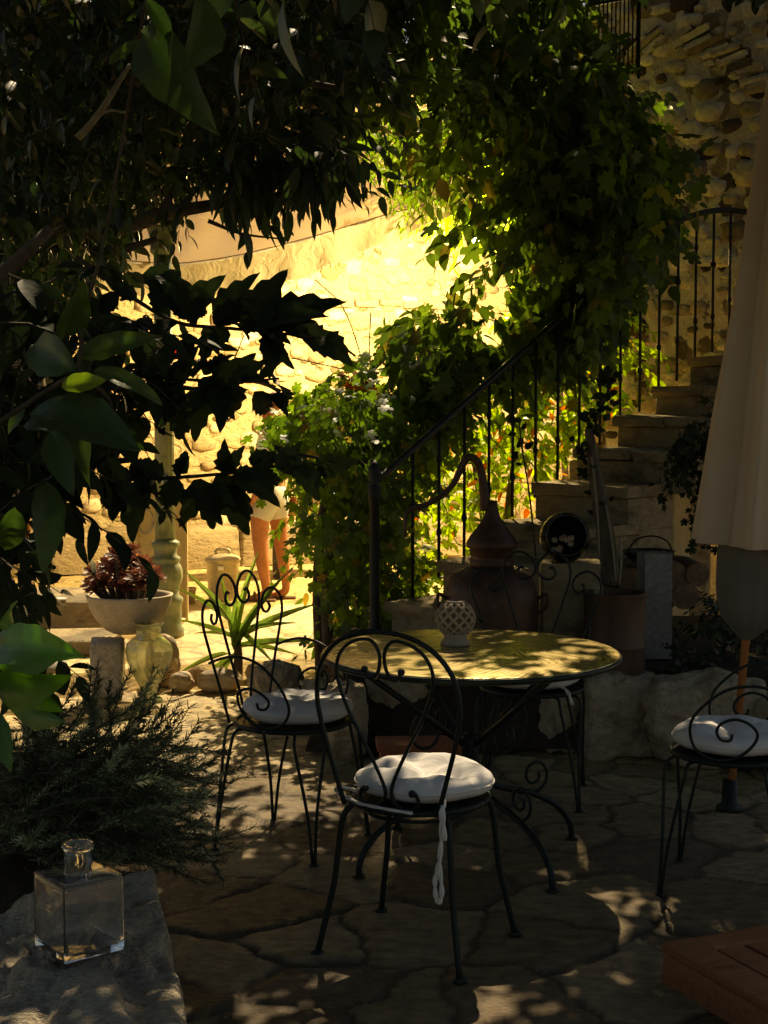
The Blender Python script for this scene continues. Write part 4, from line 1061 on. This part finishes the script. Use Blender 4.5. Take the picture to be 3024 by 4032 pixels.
# person in the bright yard
pp = G(1065, 2362)
pe = thing('person', 'person in pale shirt and shorts standing in the bright yard, facing left', 'person', (pp.x, pp.y, 0), 0)
def skin(name, chains, mat, parent, levels=2):
    """chains: list of lists of (x,y,z,r); first vertex of a later chain may coincide with an earlier one"""
    vs, es, rs = [], [], []; idx = {}
    for ch in chains:
        prev = None
        for (x, y, z, r) in ch:
            key = (round(x, 4), round(y, 4), round(z, 4))
            if key not in idx: idx[key] = len(vs); vs.append((x, y, z)); rs.append(r)
            i = idx[key]
            if prev is not None and prev != i: es.append((prev, i))
            prev = i
    me = bpy.data.meshes.new(name); me.from_pydata(vs, es, []); me.update()
    ob = bpy.data.objects.new(name, me); C.objects.link(ob)
    ob.modifiers.new('skin', 'SKIN')
    for i, r in enumerate(rs):
        me.skin_vertices[0].data[i].radius = (r, r) if not isinstance(r, tuple) else r
    me.skin_vertices[0].data[0].use_root = True
    sm = ob.modifiers.new('sub', 'SUBSURF'); sm.levels = levels; sm.render_levels = levels
    dg = bpy.context.evaluated_depsgraph_get(); m2 = bpy.data.meshes.new_from_object(ob.evaluated_get(dg))
    bpy.data.objects.remove(ob); m2.name = name
    m2.polygons.foreach_set('use_smooth', [True] * len(m2.polygons)); m2.materials.clear(); m2.materials.append(mat)
    o2 = bpy.data.objects.new(name, m2); C.objects.link(o2); o2.parent = parent
    return o2
hipL, hipR = (-.05, -.085, .84), (.035, .085, .84)
legA = [(0, 0, .90, .115), (*hipL, .098), (-.075, -.09, .66, .085), (-.075, -.09, .47, .062), (-.055, -.085, .30, .056), (-.03, -.08, .12, .036), (-.03, -.08, .06, .038), (-.10, -.085, .03, .034), (-.18, -.085, .02, .02)]
legB = [(0, 0, .90, .115), (*hipR, .098), (.06, .085, .66, .082), (.075, .085, .47, .06), (.10, .085, .30, .054), (.12, .085, .12, .036), (.12, .085, .06, .038), (.05, .085, .03, .034), (-.03, .085, .02, .02)]
tor = [(0, 0, .90, .115), (0, 0, 1.05, .105), (.01, 0, 1.22, .12), (.01, 0, 1.34, .105), (0, 0, 1.41, .05), (-.01, 0, 1.47, .048), (-.02, 0, 1.55, .078), (-.015, 0, 1.63, .075)]
def arm(sy):
    h = [(.01, 0, 1.34, .105), (.015, sy * .17, 1.34, .055), (.03, sy * .2, 1.10, .042), (-.04, sy * .2, .93, .034), (-.09, sy * .19, .86, .028), (-.11, sy * .19, .82, .03)]
    out = [h]
    for j, (dy, ln) in enumerate(((-.024, .055), (-.008, .068), (.008, .072), (.024, .06))):
        out.append([(-.11, sy * .19, .82, .03), (-.135, sy * .19 + dy, .785, .010), (-.15 - .1 * ln, sy * .19 + dy, .785 - ln * .6, .008), (-.148, sy * .19 + dy, .785 - ln, .0065)])
    out.append([(-.11, sy * .19, .82, .03), (-.135, sy * .19 - sy * .03, .815, .010), (-.155, sy * .19 - sy * .035, .79, .008)])
    return out
body = skin('body', [legA, legB, tor] + arm(-1) + arm(1), M['skin'], pe)
m = MB().sphere((-.10, 0, 1.575), .014, 10); m.build('nose', M['skin'], pe)
m = MB().sphere((-.088, -.03, 1.60), .008, 8); m.sphere((-.088, .03, 1.60), .008, 8); m.build('eyes', M['black_pot'], pe)
m = MB().box((-.095, 0, 1.535), (.01, .036, .009), 0, .003); m.build('mouth', M['red'], pe)
skin('hair', [[(.0, 0, 1.66, .082), (.035, 0, 1.60, .085), (.05, 0, 1.50, .06)]], M['hair'], pe)
skin('shirt', [[(0, 0, .93, .132), (0, 0, 1.05, .125), (.01, 0, 1.22, .135), (.01, 0, 1.34, .118), (.0, 0, 1.39, .07)], [(.01, 0, 1.34, .118), (.015, -.17, 1.34, .072), (.026, -.195, 1.17, .062)], [(.01, 0, 1.34, .118), (.015, .17, 1.34, .072), (.026, .195, 1.17, .062)]], M['shirt'], pe)
skin('shorts', [[(0, 0, .96, .128), (0, 0, .88, .13), (-.05, -.09, .80, .115), (-.073, -.092, .60, .104)], [(0, 0, .88, .13), (.04, .09, .80, .115), (.062, .088, .60, .102)]], M['shorts'], pe)
m = MB().box((-.08, -.085, .008), (.26, .09, .018), 0, .006); m.box((.07, .085, .008), (.26, .09, .018), 0, .006); m.tube([(-.12, -.13, .01), (-.12, -.085, .07), (-.12, -.04, .01)], .012, 6, 3); m.build('sandals', M['sandal'], pe)

# ------------------------------------------------------------------ awning over the bright yard
aw = thing('awning', 'large cream cloth awning with a pale valance over the bright yard', 'awning', (-.6, 10.2, 2.6))
ao = V(aw.location)
edge_px = [(250, 1010), (390, 1020), (560, 1035), (700, 1040), (900, 1015), (1100, 970), (1300, 915), (1500, 855), (1700, 800), (1900, 730)]
edge = crom([W(x, y, float(np.interp(x, [250, 700, 1900], [9.6, 10.0, 11.3]))) for x, y in edge_px], 6)
m = MB(); vs = []; fs = []; rows = 14; n = len(edge)
for j in range(rows + 1):
    t = j / rows
    for i, e in enumerate(edge):
        b_ = e + V((.25, 2.3, 1.75)) * t + V((0, 0, -.22 * sin(pi * t) + .015 * sin(i * .9 + t * 5)))
        vs.append(b_ - ao)
for j in range(rows):
    for i in range(n - 1): a = j * n + i; fs.append((a, a + 1, a + n + 1, a + n))
m.add(vs, fs).build('canopy', M['awning'], aw)
m = MB(); vs = []; fs = []
for i, e in enumerate(edge):
    hgt = float(np.interp(i / n, [0, .3, .6, 1], [.20, .22, .26, .10]))
    for j in range(5):
        t = j / 4; vs.append(e - ao + V((.01 * sin(i * 1.7) * t, -.02 + .03 * t * sin(i * 1.25), -hgt * t + .012 * t * sin(i * 1.1))))
for i in range(n - 1):
    for j in range(4): a = i * 5 + j; fs.append((a, a + 5, a + 6, a + 1))
m.add(vs, fs).build('valance', M['lace'], aw)
MB().tube([e - ao + V((0, .004, .004)) for e in edge[::3]], .008, 6, 2).build('hem_cord', M['awning'], aw)

# ------------------------------------------------------------------ the lit globe lamp among the vine leaves
lpos = W(1870, 930, 13.3)
la = thing('globe_lamp', 'blazing round lamp hidden among the vine leaves by the far wall', 'lamp', lpos)
MB().sphere((0, 0, 0), .06, 20).build('globe', M['lamp'], la)
MB().lathe([(.03, .05), (.05, .06), (.05, .09), (.02, .12), (.012, .25)], 16).build('cap', M['black_iron'], la)
wl = FW0 + (FW1 - FW0) * ((lpos.x - FW0.x) / (FW1.x - FW0.x))
MB().tube([(0, 0, .24), (.0, .3, .34), (.05, max(.4, wl.y - lpos.y - .25), .34)], .012, 8, 4).build('bracket', M['black_iron'], la)

# ------------------------------------------------------------------ vegetation
def poly(s): return s
# A: tree whose dark crown hangs over the left and the top, and shades the terrace
PA = [(-250, -350), (1300, -350), (1450, 150), (1440, 320), (1370, 430), (1380, 520), (1310, 600), (1180, 640), (1050, 590), (900, 640), (760, 670), (690, 750), (560, 700), (430, 760), (370, 880), (330, 1010), (200, 1130), (-250, 1200)]
PA_edge = [(760, 600), (900, 580), (1050, 560), (1200, 570), (1320, 540), (1390, 490), (1410, 560), (1330, 620), (1180, 660), (1050, 640), (900, 670), (800, 700)]
rt = V((-2.6, 6.2, 0))
over = []  # unseen overhead sprigs, added to shade the terrace and dapple the sun
while len(over) < 2700:
    x = random.uniform(-2.8, 3.0); D = random.uniform(1.8, 10.0); zmin = EYE + .285 * D + .2
    z = zmin + random.uniform(.0, .9)
    hx, hy = x - .141 * z, D - .888 * z                  # where the sun through this spot meets the paving
    if hx < .25 and 4.9 < hy < 8.8 and random.random() < .985: continue
    if in_fleck((x, D, z)): continue
    if math.hypot(x - .141 * (z - .72) - .3, D - .888 * (z - .72) - 5.0) < .6 and random.random() < .75: continue
    over.append(V((x, D, z)))
n0 = 0  # more unseen sprigs added to darken the right-hand floor
while n0 < 900:
    x = random.uniform(.4, 3.0); D = random.uniform(5.5, 10.5); z = EYE + .285 * D + .2 + random.uniform(0, 1.0)
    hx, hy = x - .141 * z, D - .888 * z
    if not (.35 < hx < 2.2 and 3.3 < hy < 7.2): continue
    if in_fleck((x, D, z)) or math.hypot(x - .141 * (z - .72) - .3, D - .888 * (z - .72) - 5.0) < .55: continue
    over.append(V((x, D, z))); n0 += 1
br = [([rt, rt + V((.05, 0, 1.2)), rt + V((.3, .0, 2.4)), rt + V((.9, -.2, 3.2))], [.13, .11, .09, .06]),
      ([rt + V((.3, .0, 2.4)), W(300, 900, 5.8), W(700, 830, 5.3), W(1150, 760, 5.1)], [.06, .04, .025, .01]),
      ([rt + V((.9, -.2, 3.2)), W(500, 300, 5.6), W(1000, 300, 5.4), W(1350, 350, 5.2)], [.05, .035, .02, .01]),
      ([rt + V((.9, -.2, 3.2)), V((-.5, 6.2, 3.7)), V((.8, 6.6, 4.0)), V((2.0, 6.8, 4.2))], [.06, .05, .035, .02]),
      ([W(820, 870, 5.2), W(950, 920, 5.2), W(1100, 940, 5.2)], [.008, .005, .003]),
      ([W(380, 1000, 5.0), W(480, 985, 5.0), W(620, 940, 5.0)], [.02, .016, .01])]
plant('shade_tree', 'big dark leaved tree hanging over the top left of the terrace', 'tree', rt,
      [(sample_poly(PA, 560, 4.6, 6.4, [([(560, 400), (1420, 330), (1400, 700), (700, 780)], .7)]), T_OV, .085, dict(nl=10, length=.28, droop=.7)),
       (sample_poly(PA, 640, 6.4, 8.0, [([(560, 400), (1450, 300), (1420, 750), (650, 800)], .6)]), T_OV, .10, dict(nl=10, length=.3, droop=.6)),
       (sample_poly(PA_edge, 46, 4.8, 5.4), T_LONG, .125, dict(nl=6, length=.14, droop=1.2, spread=.6)),
       (over, T_OVW, .12, dict(nl=10, length=.35, droop=.3))],
      M['leaf_dark'], br, M['bark'], part='crown')
PT = [(-300, -400), (1250, -400), (1250, 150), (900, 300), (600, 350), (450, 700), (330, 950), (-300, 1100)]
rt2 = V((-3.2, 9.0, 0))  # backing tree added to block bright sky gaps
plant('shade_tree', 'added black tree mass closing the sky behind the dark crown at top left', 'tree', rt2,
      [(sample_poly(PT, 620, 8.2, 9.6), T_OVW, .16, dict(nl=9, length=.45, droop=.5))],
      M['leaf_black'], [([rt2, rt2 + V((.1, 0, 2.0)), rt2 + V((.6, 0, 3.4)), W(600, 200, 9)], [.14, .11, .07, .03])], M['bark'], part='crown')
# a bare pale branch end
one(MB().tube([W(305, 545, 4.4), W(365, 480, 4.4), W(425, 395, 4.4), W(470, 320, 4.42), W(512, 255, 4.45)], [.012, .011, .010, .008, .006], 8, 4).tube([W(395, 450, 4.4), W(440, 435, 4.38), W(500, 445, 4.38)], [.006, .004, .003], 6, 4),
    'bare_branch', M['pale_bark'], 'bare pale branch crossing the dark leaves at upper left', 'branch')

# B: dark shrub at the left, close
PB = [(-250, 1000), (340, 1070), (420, 1180), (540, 1230), (600, 1330), (560, 1480), (480, 1620), (380, 1700), (350, 1830), (300, 1930), (220, 1930), (140, 2000), (90, 2250), (110, 2400), (70, 2560), (-250, 2650)]
rb = V((-1.35, 3.9, 0))
plant('lemon_tree', 'dark lemon tree filling the left edge of the photo', 'tree', rb,
      [(sample_poly(PB, 170, 3.1, 4.3), T_OV, .095, dict(nl=9, length=.25, droop=.7))],
      M['leaf_black'], [([rb, rb + V((0, 0, .8)), rb + V((.1, 0, 1.6)), W(200, 900, 4.0)], [.05, .045, .035, .015]), ([rb + V((.05, 0, 1.2)), W(200, 1600, 3.7), W(450, 1500, 3.6)], [.03, .015, .006])], M['bark'], part='crown')

# large single leaves given by base and tip
def leaf_list(name, label, cat, D, items, T, mat, twigs, wid=1.0, tw_r=.006, dj=.12, facing=(0, -1, .35), parent_root=None, group=None):
    root = W(*twigs[0][0], D)
    t = thing(name, label, cat, root, 0, group)
    pos, ax, nr, sz, ws = [], [], [], [], []
    items = list(items)
    if T is T_SER:                                        # smaller leaves fill in along the twig
        for (x0, y0), (x1, y1) in list(items):
            q_ = random.uniform(.1, .5); xa, ya = x0 + (x1 - x0) * q_ + random.gauss(0, 30), y0 + (y1 - y0) * q_ * .3
            a_ = atan2(y1 - y0, x1 - x0) + random.uniform(-.9, .9); l_ = random.uniform(70, 130)
            items.append(((xa, ya), (xa + l_ * cos(a_), ya + l_ * sin(a_))))
    for it in items:
        (x0, y0), (x1, y1) = it[:2]
        d0 = D + random.uniform(-dj, dj) * .4; b_ = W(x0, y0, d0); e_ = W(x1, y1, d0 + random.uniform(-dj, dj))
        pos.append(b_); ax.append(e_ - b_); sz.append((e_ - b_).length); ws.append(wid * random.uniform(.85, 1.15))
        nr.append((facing[0] + random.gauss(0, .35), facing[1], facing[2] + random.gauss(0, .35)))
    np_mesh('foliage', [place_leaves(T, np.array(pos), np.array(ax), np.array(nr), np.array(sz), np.array(ws))], mat, t, root)
    m = MB()
    for tw in twigs: m.tube([W(x, y, D + .02) - root for x, y in tw], [tw_r, tw_r * .45], 7, 5)
    m.build('stem', M['twig'], t)
    return t
up1 = [((1120, 1305), (1330, 1290)), ((980, 1285), (1230, 1180)), ((840, 1275), (1010, 1160)), ((1010, 1305), (1180, 1400)), ((780, 1260), (700, 1120)), ((560, 1080), (820, 1180)), ((720, 1240), (830, 1110)), ((860, 1270), (960, 1075)), ((960, 1290), (1100, 1080)), ((1040, 1300), (1320, 1130)), ((1180, 1310), (1405, 1412)), ((1050, 1310), (1130, 1445)), ((900, 1300), (790, 1385)), ((800, 1290), (870, 1400)), ((700, 1270), (540, 1340)), ((1100, 1310), (1000, 1200)), ((640, 1230), (590, 1070)), ((540, 1180), (410, 1090)), ((460, 1150), (380, 1260)), ((600, 1220), (740, 1130))]
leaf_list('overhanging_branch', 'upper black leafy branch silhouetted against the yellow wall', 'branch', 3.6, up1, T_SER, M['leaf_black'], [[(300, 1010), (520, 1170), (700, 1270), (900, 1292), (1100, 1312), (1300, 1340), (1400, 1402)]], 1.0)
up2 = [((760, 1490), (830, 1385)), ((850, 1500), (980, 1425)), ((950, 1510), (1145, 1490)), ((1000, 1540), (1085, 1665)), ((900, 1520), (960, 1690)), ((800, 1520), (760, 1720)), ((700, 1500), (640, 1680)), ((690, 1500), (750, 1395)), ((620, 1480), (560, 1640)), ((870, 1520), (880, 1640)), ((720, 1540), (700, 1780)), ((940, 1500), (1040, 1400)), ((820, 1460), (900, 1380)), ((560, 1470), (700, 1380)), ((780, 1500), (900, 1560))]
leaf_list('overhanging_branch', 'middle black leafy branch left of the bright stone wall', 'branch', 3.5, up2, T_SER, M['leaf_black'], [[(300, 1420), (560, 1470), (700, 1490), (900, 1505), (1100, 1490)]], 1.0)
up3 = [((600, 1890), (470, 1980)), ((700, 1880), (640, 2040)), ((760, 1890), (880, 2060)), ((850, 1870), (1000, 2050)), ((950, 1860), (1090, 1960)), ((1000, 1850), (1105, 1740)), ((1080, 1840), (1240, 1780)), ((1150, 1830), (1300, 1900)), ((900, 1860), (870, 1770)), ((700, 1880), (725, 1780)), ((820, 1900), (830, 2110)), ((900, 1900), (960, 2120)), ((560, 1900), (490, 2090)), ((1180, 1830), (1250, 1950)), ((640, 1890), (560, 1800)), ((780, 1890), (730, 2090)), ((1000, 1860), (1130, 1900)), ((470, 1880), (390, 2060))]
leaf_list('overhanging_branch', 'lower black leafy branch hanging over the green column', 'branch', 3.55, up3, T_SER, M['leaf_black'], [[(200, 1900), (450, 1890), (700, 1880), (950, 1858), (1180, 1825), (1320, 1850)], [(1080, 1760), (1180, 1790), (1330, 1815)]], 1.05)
lem = [((295, 1465), (20, 1300)), ((300, 1405), (590, 1300)), ((370, 1460), (670, 1540)), ((450, 1640), (560, 1810)), ((345, 1170), (220, 1330)), ((250, 1330), (345, 1180)), ((560, 130), (720, 390)), ((575, 0), (690, 150)), ((790, -10), (885, 165)), ((430, 250), (560, 130)), ((120, 1640), (430, 1600)), ((100, 1600), (10, 1700)), ((200, 1700), (260, 1900)), ((330, 1600), (300, 1900)), ((60, 2000), (20, 2230)), ((180, 1900), (210, 2200))]
leaf_list('lemon_branch', 'branch of large olive lemon leaves near the camera at left', 'branch', 2.7, lem, T_BIG, M['leaf_lemon'], [[(-60, 1700), (150, 1560), (300, 1450), (330, 1250), (420, 900), (540, 200), (580, -40)], [(300, 1450), (420, 1560), (450, 1640)]], 1.0, .005, .25)
leaf_list('lemon_leaf', 'single yellow green leaf tinted as if backlit in the lemon branch', 'leaf', 2.62, [((243, 1525), (415, 1478))], T_BIG, M['leaf_bright'], [[(243, 1525), (260, 1520)]], 1.3, .003, .02)  # brighter leaf colour stands in for light coming through it
low = [((-10, 2620), (275, 2610)), ((20, 2650), (245, 2835)), ((30, 2700), (125, 2890)), ((-10, 2450), (130, 2400)), ((-20, 2800), (30, 3010)), ((-40, 2700), (140, 2760)), ((-30, 2560), (160, 2500))]
leaf_list('green_branch', 'fresh green leaves closest to the camera at the left edge', 'branch', 2.15, low, T_BIG, M['leaf_fresh'], [[(-120, 2500), (-30, 2620), (40, 2720)]], .95, .005, .2)

# D: climbing vine over the railing, up the right side, around the bright gap
PD = [(1280, -350), (2230, -350), (2230, 0), (2310, 130), (2420, 290), (2540, 520), (2590, 780), (2500, 950), (2420, 1040), (2360, 1200), (2300, 1330), (2270, 1350), (2240, 1470), (2100, 1400), (1900, 1480), (1720, 1540), (1600, 1470), (1560, 1390), (1600, 1280), (1700, 1160), (1850, 1100), (1950, 1000), (1830, 820), (1700, 640), (1560, 480), (1430, 420), (1430, 200)]
GAP = [(1400, 560), (1480, 380), (1700, 330), (1950, 420), (2080, 600), (2200, 850), (2200, 1100), (2120, 1280), (1900, 1330), (1700, 1250), (1800, 1000)]
rv = V((-.3, 8.05, 0))
plant('climbing_vine', 'dense climbing vine arching over the stairs and the bright gap', 'vine', rv,
      [(sample_poly(PD, 1150, 7.6, 9.6, [(GAP, .16)], 1), T_OVW, .10, dict(nl=9, length=.3, droop=.8, sv=.5)),
       (sample_poly([(2050, 650), (2520, 620), (2540, 850), (2400, 1040), (2280, 1250), (2200, 1250), (2150, 1000)], 260, 7.9, 8.9, (), 1), T_OVW, .10, dict(nl=9, length=.28, droop=.8)),
       (sample_poly([(1850, -350), (2230, -350), (2310, 130), (2420, 290), (2540, 520), (2580, 780), (2440, 1000), (2300, 1340), (2240, 1470), (1950, 1400), (2200, 900), (1850, 600)], 480, 9.6, 11.2, [(GAP, .12), ([(1500, 1150), (2700, 1150), (2700, 1600), (1500, 1600)], .3)]), T_LOB, .12, dict(nl=8, length=.3, droop=.8)),
       (sample_poly(PD, 230, 7.5, 9.0, [(GAP, .1)], 1), T_LOB, .15, dict(nl=5, length=.35, droop=.7, sv=.5))],
      M['leaf_vine'], [([rv, W(1290, 2200, 8.1), W(1400, 1850, 8.4), W(1800, 1600, 8.8), W(2150, 1350, 9.0), W(2400, 900, 9.1), W(2300, 200, 9.4)], [.035, .03, .03, .025, .025, .02, .015]),
                       ([W(2400, 900, 9.1), W(2250, 400, 9), W(1700, 250, 9), W(1450, 300, 9)], [.02, .015, .01, .006])], M['bark'])
PGl = [(1440, 560), (1560, 440), (1760, 400), (1960, 500), (2180, 720), (2230, 1000), (2150, 1250), (2000, 1280), (2120, 1000), (1980, 820), (1800, 840), (1650, 830), (1520, 720)]
rg = V((1.6, 12.4, 0))
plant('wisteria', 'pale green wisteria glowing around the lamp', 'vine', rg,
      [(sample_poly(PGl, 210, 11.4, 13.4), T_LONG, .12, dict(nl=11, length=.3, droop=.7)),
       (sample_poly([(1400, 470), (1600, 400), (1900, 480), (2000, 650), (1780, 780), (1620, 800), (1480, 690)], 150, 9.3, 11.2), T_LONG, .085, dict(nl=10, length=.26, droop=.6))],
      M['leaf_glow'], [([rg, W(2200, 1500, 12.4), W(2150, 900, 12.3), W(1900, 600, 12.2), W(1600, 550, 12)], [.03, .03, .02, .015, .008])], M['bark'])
# E: vine left of the stairs
PE = [(1090, 1620), (1250, 1500), (1450, 1470), (1700, 1480), (1880, 1560), (1800, 1700), (1650, 1800), (1560, 1950), (1600, 2100), (1680, 2230), (1660, 2330), (1500, 2330), (1480, 2430), (1400, 2440), (1370, 2480), (1340, 2400), (1330, 2250), (1270, 2120), (1210, 2050), (1215, 1950), (1230, 1900), (1180, 1800), (1070, 1740)]
re_ = V((-.36, 8.25, 0))
plant('grape_vine', 'leafy green vine covering the post left of the stair railing', 'vine', re_,
      [(sample_poly(PE, 360, 7.5, 8.7, (), 1), T_LOB, .10, dict(nl=8, length=.26, droop=.8)), (sample_poly(PE, 190, 8.3, 9.2, (), 1), T_OV, .09, dict(nl=9, length=.26, droop=.8))],
      M['leaf_grape'], [([re_, W(1250, 2250, 8.25), W(1300, 1900, 8.2), W(1500, 1600, 8.2)], [.03, .027, .02, .012])], M['bark'])
# tendrils of the vine reaching over the bright wall
tn = MB(); 
for a in (((1090, 1640), (1000, 1560), (900, 1500), (960, 1320)), ((1400, 1480), (1250, 1330), (1150, 1230)), ((1430, 1480), (1420, 1400), (1350, 1210), (1240, 1100)), ((1420, 1470), (1200, 1420), (1020, 1390)), ((1460, 1230), (1455, 1400), (1480, 1480))):
    tn.tube([W(x, y, 8.6) for x, y in a], .0035, 5, 5)
one(tn, 'vine_tendril', M['twig'], 'thin bare vine tendrils crossing the bright yellow wall', 'tendril')
RO = [(1340, 1500), (1420, 1440), (1500, 1420), (1540, 1480), (1470, 1560), (1380, 1560)]
plant('autumn_vine', 'rust red vine leaves on top of the green vine', 'vine', W(1440, 1560, 8.4), [(sample_poly(RO, 9, 8.2, 8.6), T_LOB, .09, dict(nl=5, length=.12, droop=.5))], leafmat('leaf_rust', (.15, .045, .018), (.24, .10, .035), .3))
# F: bright hedge behind the balusters
PF = [(1620, 1750), (1800, 1480), (2100, 1380), (2480, 1230), (2470, 1640), (2350, 1640), (2300, 1790), (2220, 1800), (2160, 1930), (2040, 1960), (2000, 2090), (1850, 2150), (1750, 2230), (1640, 2150)]
rf = V((.9, 10.6, 0))
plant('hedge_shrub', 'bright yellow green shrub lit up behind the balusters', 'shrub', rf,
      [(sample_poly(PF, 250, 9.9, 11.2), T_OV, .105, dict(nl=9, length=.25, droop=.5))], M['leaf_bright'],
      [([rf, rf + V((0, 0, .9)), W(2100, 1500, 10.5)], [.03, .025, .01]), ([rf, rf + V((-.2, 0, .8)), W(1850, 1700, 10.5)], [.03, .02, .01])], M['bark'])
# H, I: dark ivy and small shrub at right
PH = [(2650, 1650), (2930, 1640), (2900, 1950), (2840, 2120), (2730, 2060), (2690, 1900)]
plant('ivy', 'dark ivy hanging beside the stairs behind the parasol', 'ivy', W(2780, 2100, 7.1), [(sample_poly(PH, 70, 6.9, 7.3), T_LOB, .06, dict(nl=8, length=.18, droop=.8))], M['leaf_black'])
PI_ = [(2630, 2500), (2700, 2380), (2860, 2300), (3020, 2420), (3000, 2640), (2860, 2700), (2700, 2700)]
plant('garden_shrub', 'small dark shrub with a few sunlit leaves between block and parasol', 'shrub', W(2800, 2660, 6.75), [(sample_poly(PI_, 60, 6.6, 7.1), T_OV, .05, dict(nl=8, length=.14, droop=.1)), (sample_poly([(2640, 2600), (2720, 2540), (2800, 2650), (2700, 2700)], 14, 6.5, 6.7), T_OV, .04, dict(nl=9, length=.1, droop=-.6))], M['leaf_dark'])
# rosemary
rr_ = V((-.78, 3.75, .0))
ro_t = thing('rosemary_bush', 'sprawling rosemary bush with grey green needles behind the glass bottle', 'bush', rr_)
pos, ax, nr, sz = [], [], [], []; stm = MB(); PALE = [[], [], [], []]
for i in range(400):
    b_ = W(random.uniform(-120, 520), random.uniform(2950, 3390), random.uniform(3.4, 4.3))
    a = random.uniform(-.5, pi + .2) if i % 3 else random.uniform(-.6, .7)
    Ls = random.uniform(.14, .34)
    d = V((cos(a) * .9 + .25, random.uniform(-.5, .5), sin(a) * .55 + .05)).normalized()
    pts = [b_, b_ + d * Ls * .4 + V((0, 0, .01)), b_ + d * Ls * .75 + V((0, 0, -.01)), b_ + d * Ls + V((.01, 0, -.02 + random.uniform(-.03, .07)))]
    stm.tube(pts, [.0028, .0012], 4, 2)
    tgt = PALE if (i % 5 == 0) else (pos, ax, nr, sz)
    P = crom(pts, 16)
    for k in range(3, len(P)):
        tdir = (P[k] - P[k - 1]).normalized()
        for j in range(4):
            sd1 = Matrix.Rotation(random.uniform(0, 2 * pi), 3, tdir) @ tdir.orthogonal().normalized()
            tgt[0].append(P[k]); tgt[1].append(tdir * .7 + sd1); tgt[2].append(tdir * -1 + sd1 * .5); tgt[3].append(random.uniform(.014, .026))
for (x0, y0, x1, y1, D) in ((560, 3000, 720, 2790, 4.3), (480, 3050, 650, 2740, 4.3), (600, 3100, 840, 3500, 4.5), (500, 3150, 760, 3380, 4.4), (430, 3000, 560, 2700, 4.2), (520, 2950, 610, 2760, 4.3), (640, 3150, 800, 3150, 4.5), (300, 2900, 420, 2680, 4.2), (350, 2900, 500, 2720, 4.2), (200, 2850, 300, 2690, 4.1), (580, 3200, 700, 3330, 4.5), (620, 3060, 760, 2960, 4.5)):
    for rep in range(1):
        jx = random.gauss(0, 25); jy = random.gauss(0, 25)
        pts = [W(x0 + jx, y0 + jy, D), W((x0 + x1) / 2 + 15 + jx, (y0 + y1) / 2 - 15, D + .05), W(x1 + jx, y1 + jy, D + .1)]
        stm.tube(pts, [.003, .0012], 4, 3); P = crom(pts, 22)
        for k in range(3, len(P)):
            tdir = (P[k] - P[k - 1]).normalized()
            for j in range(4):
                sd1 = Matrix.Rotation(random.uniform(0, 2 * pi), 3, tdir) @ tdir.orthogonal().normalized()
                pos.append(P[k]); ax.append(tdir * .7 + sd1); nr.append(tdir * -1 + sd1 * .5); sz.append(random.uniform(.015, .028))
np_mesh('needles', [place_leaves(T_NEEDLE, np.array(pos), np.array(ax), np.array(nr), np.array(sz), np.full(len(pos), 1.3))], M['needle'], ro_t, rr_)
np_mesh('lit_tint_sprigs', [place_leaves(T_NEEDLE, np.array(PALE[0]), np.array(PALE[1]), np.array(PALE[2]), np.array(PALE[3]), np.full(len(PALE[0]), 1.3))], M['needle_pale'], ro_t, rr_)
stm.v = [tuple(V(v) - rr_) for v in stm.v]; stm.build('stem', M['bark'], ro_t)
# earth mound under the rosemary
one(MB().rock((0, 0, 0), (.36, .5, .36), 77, .3, 0, 4, .1), 'earth_mound', M['soil'], 'dark earth mound under the rosemary bush', 'mound', (-1.08, 3.85, .05))
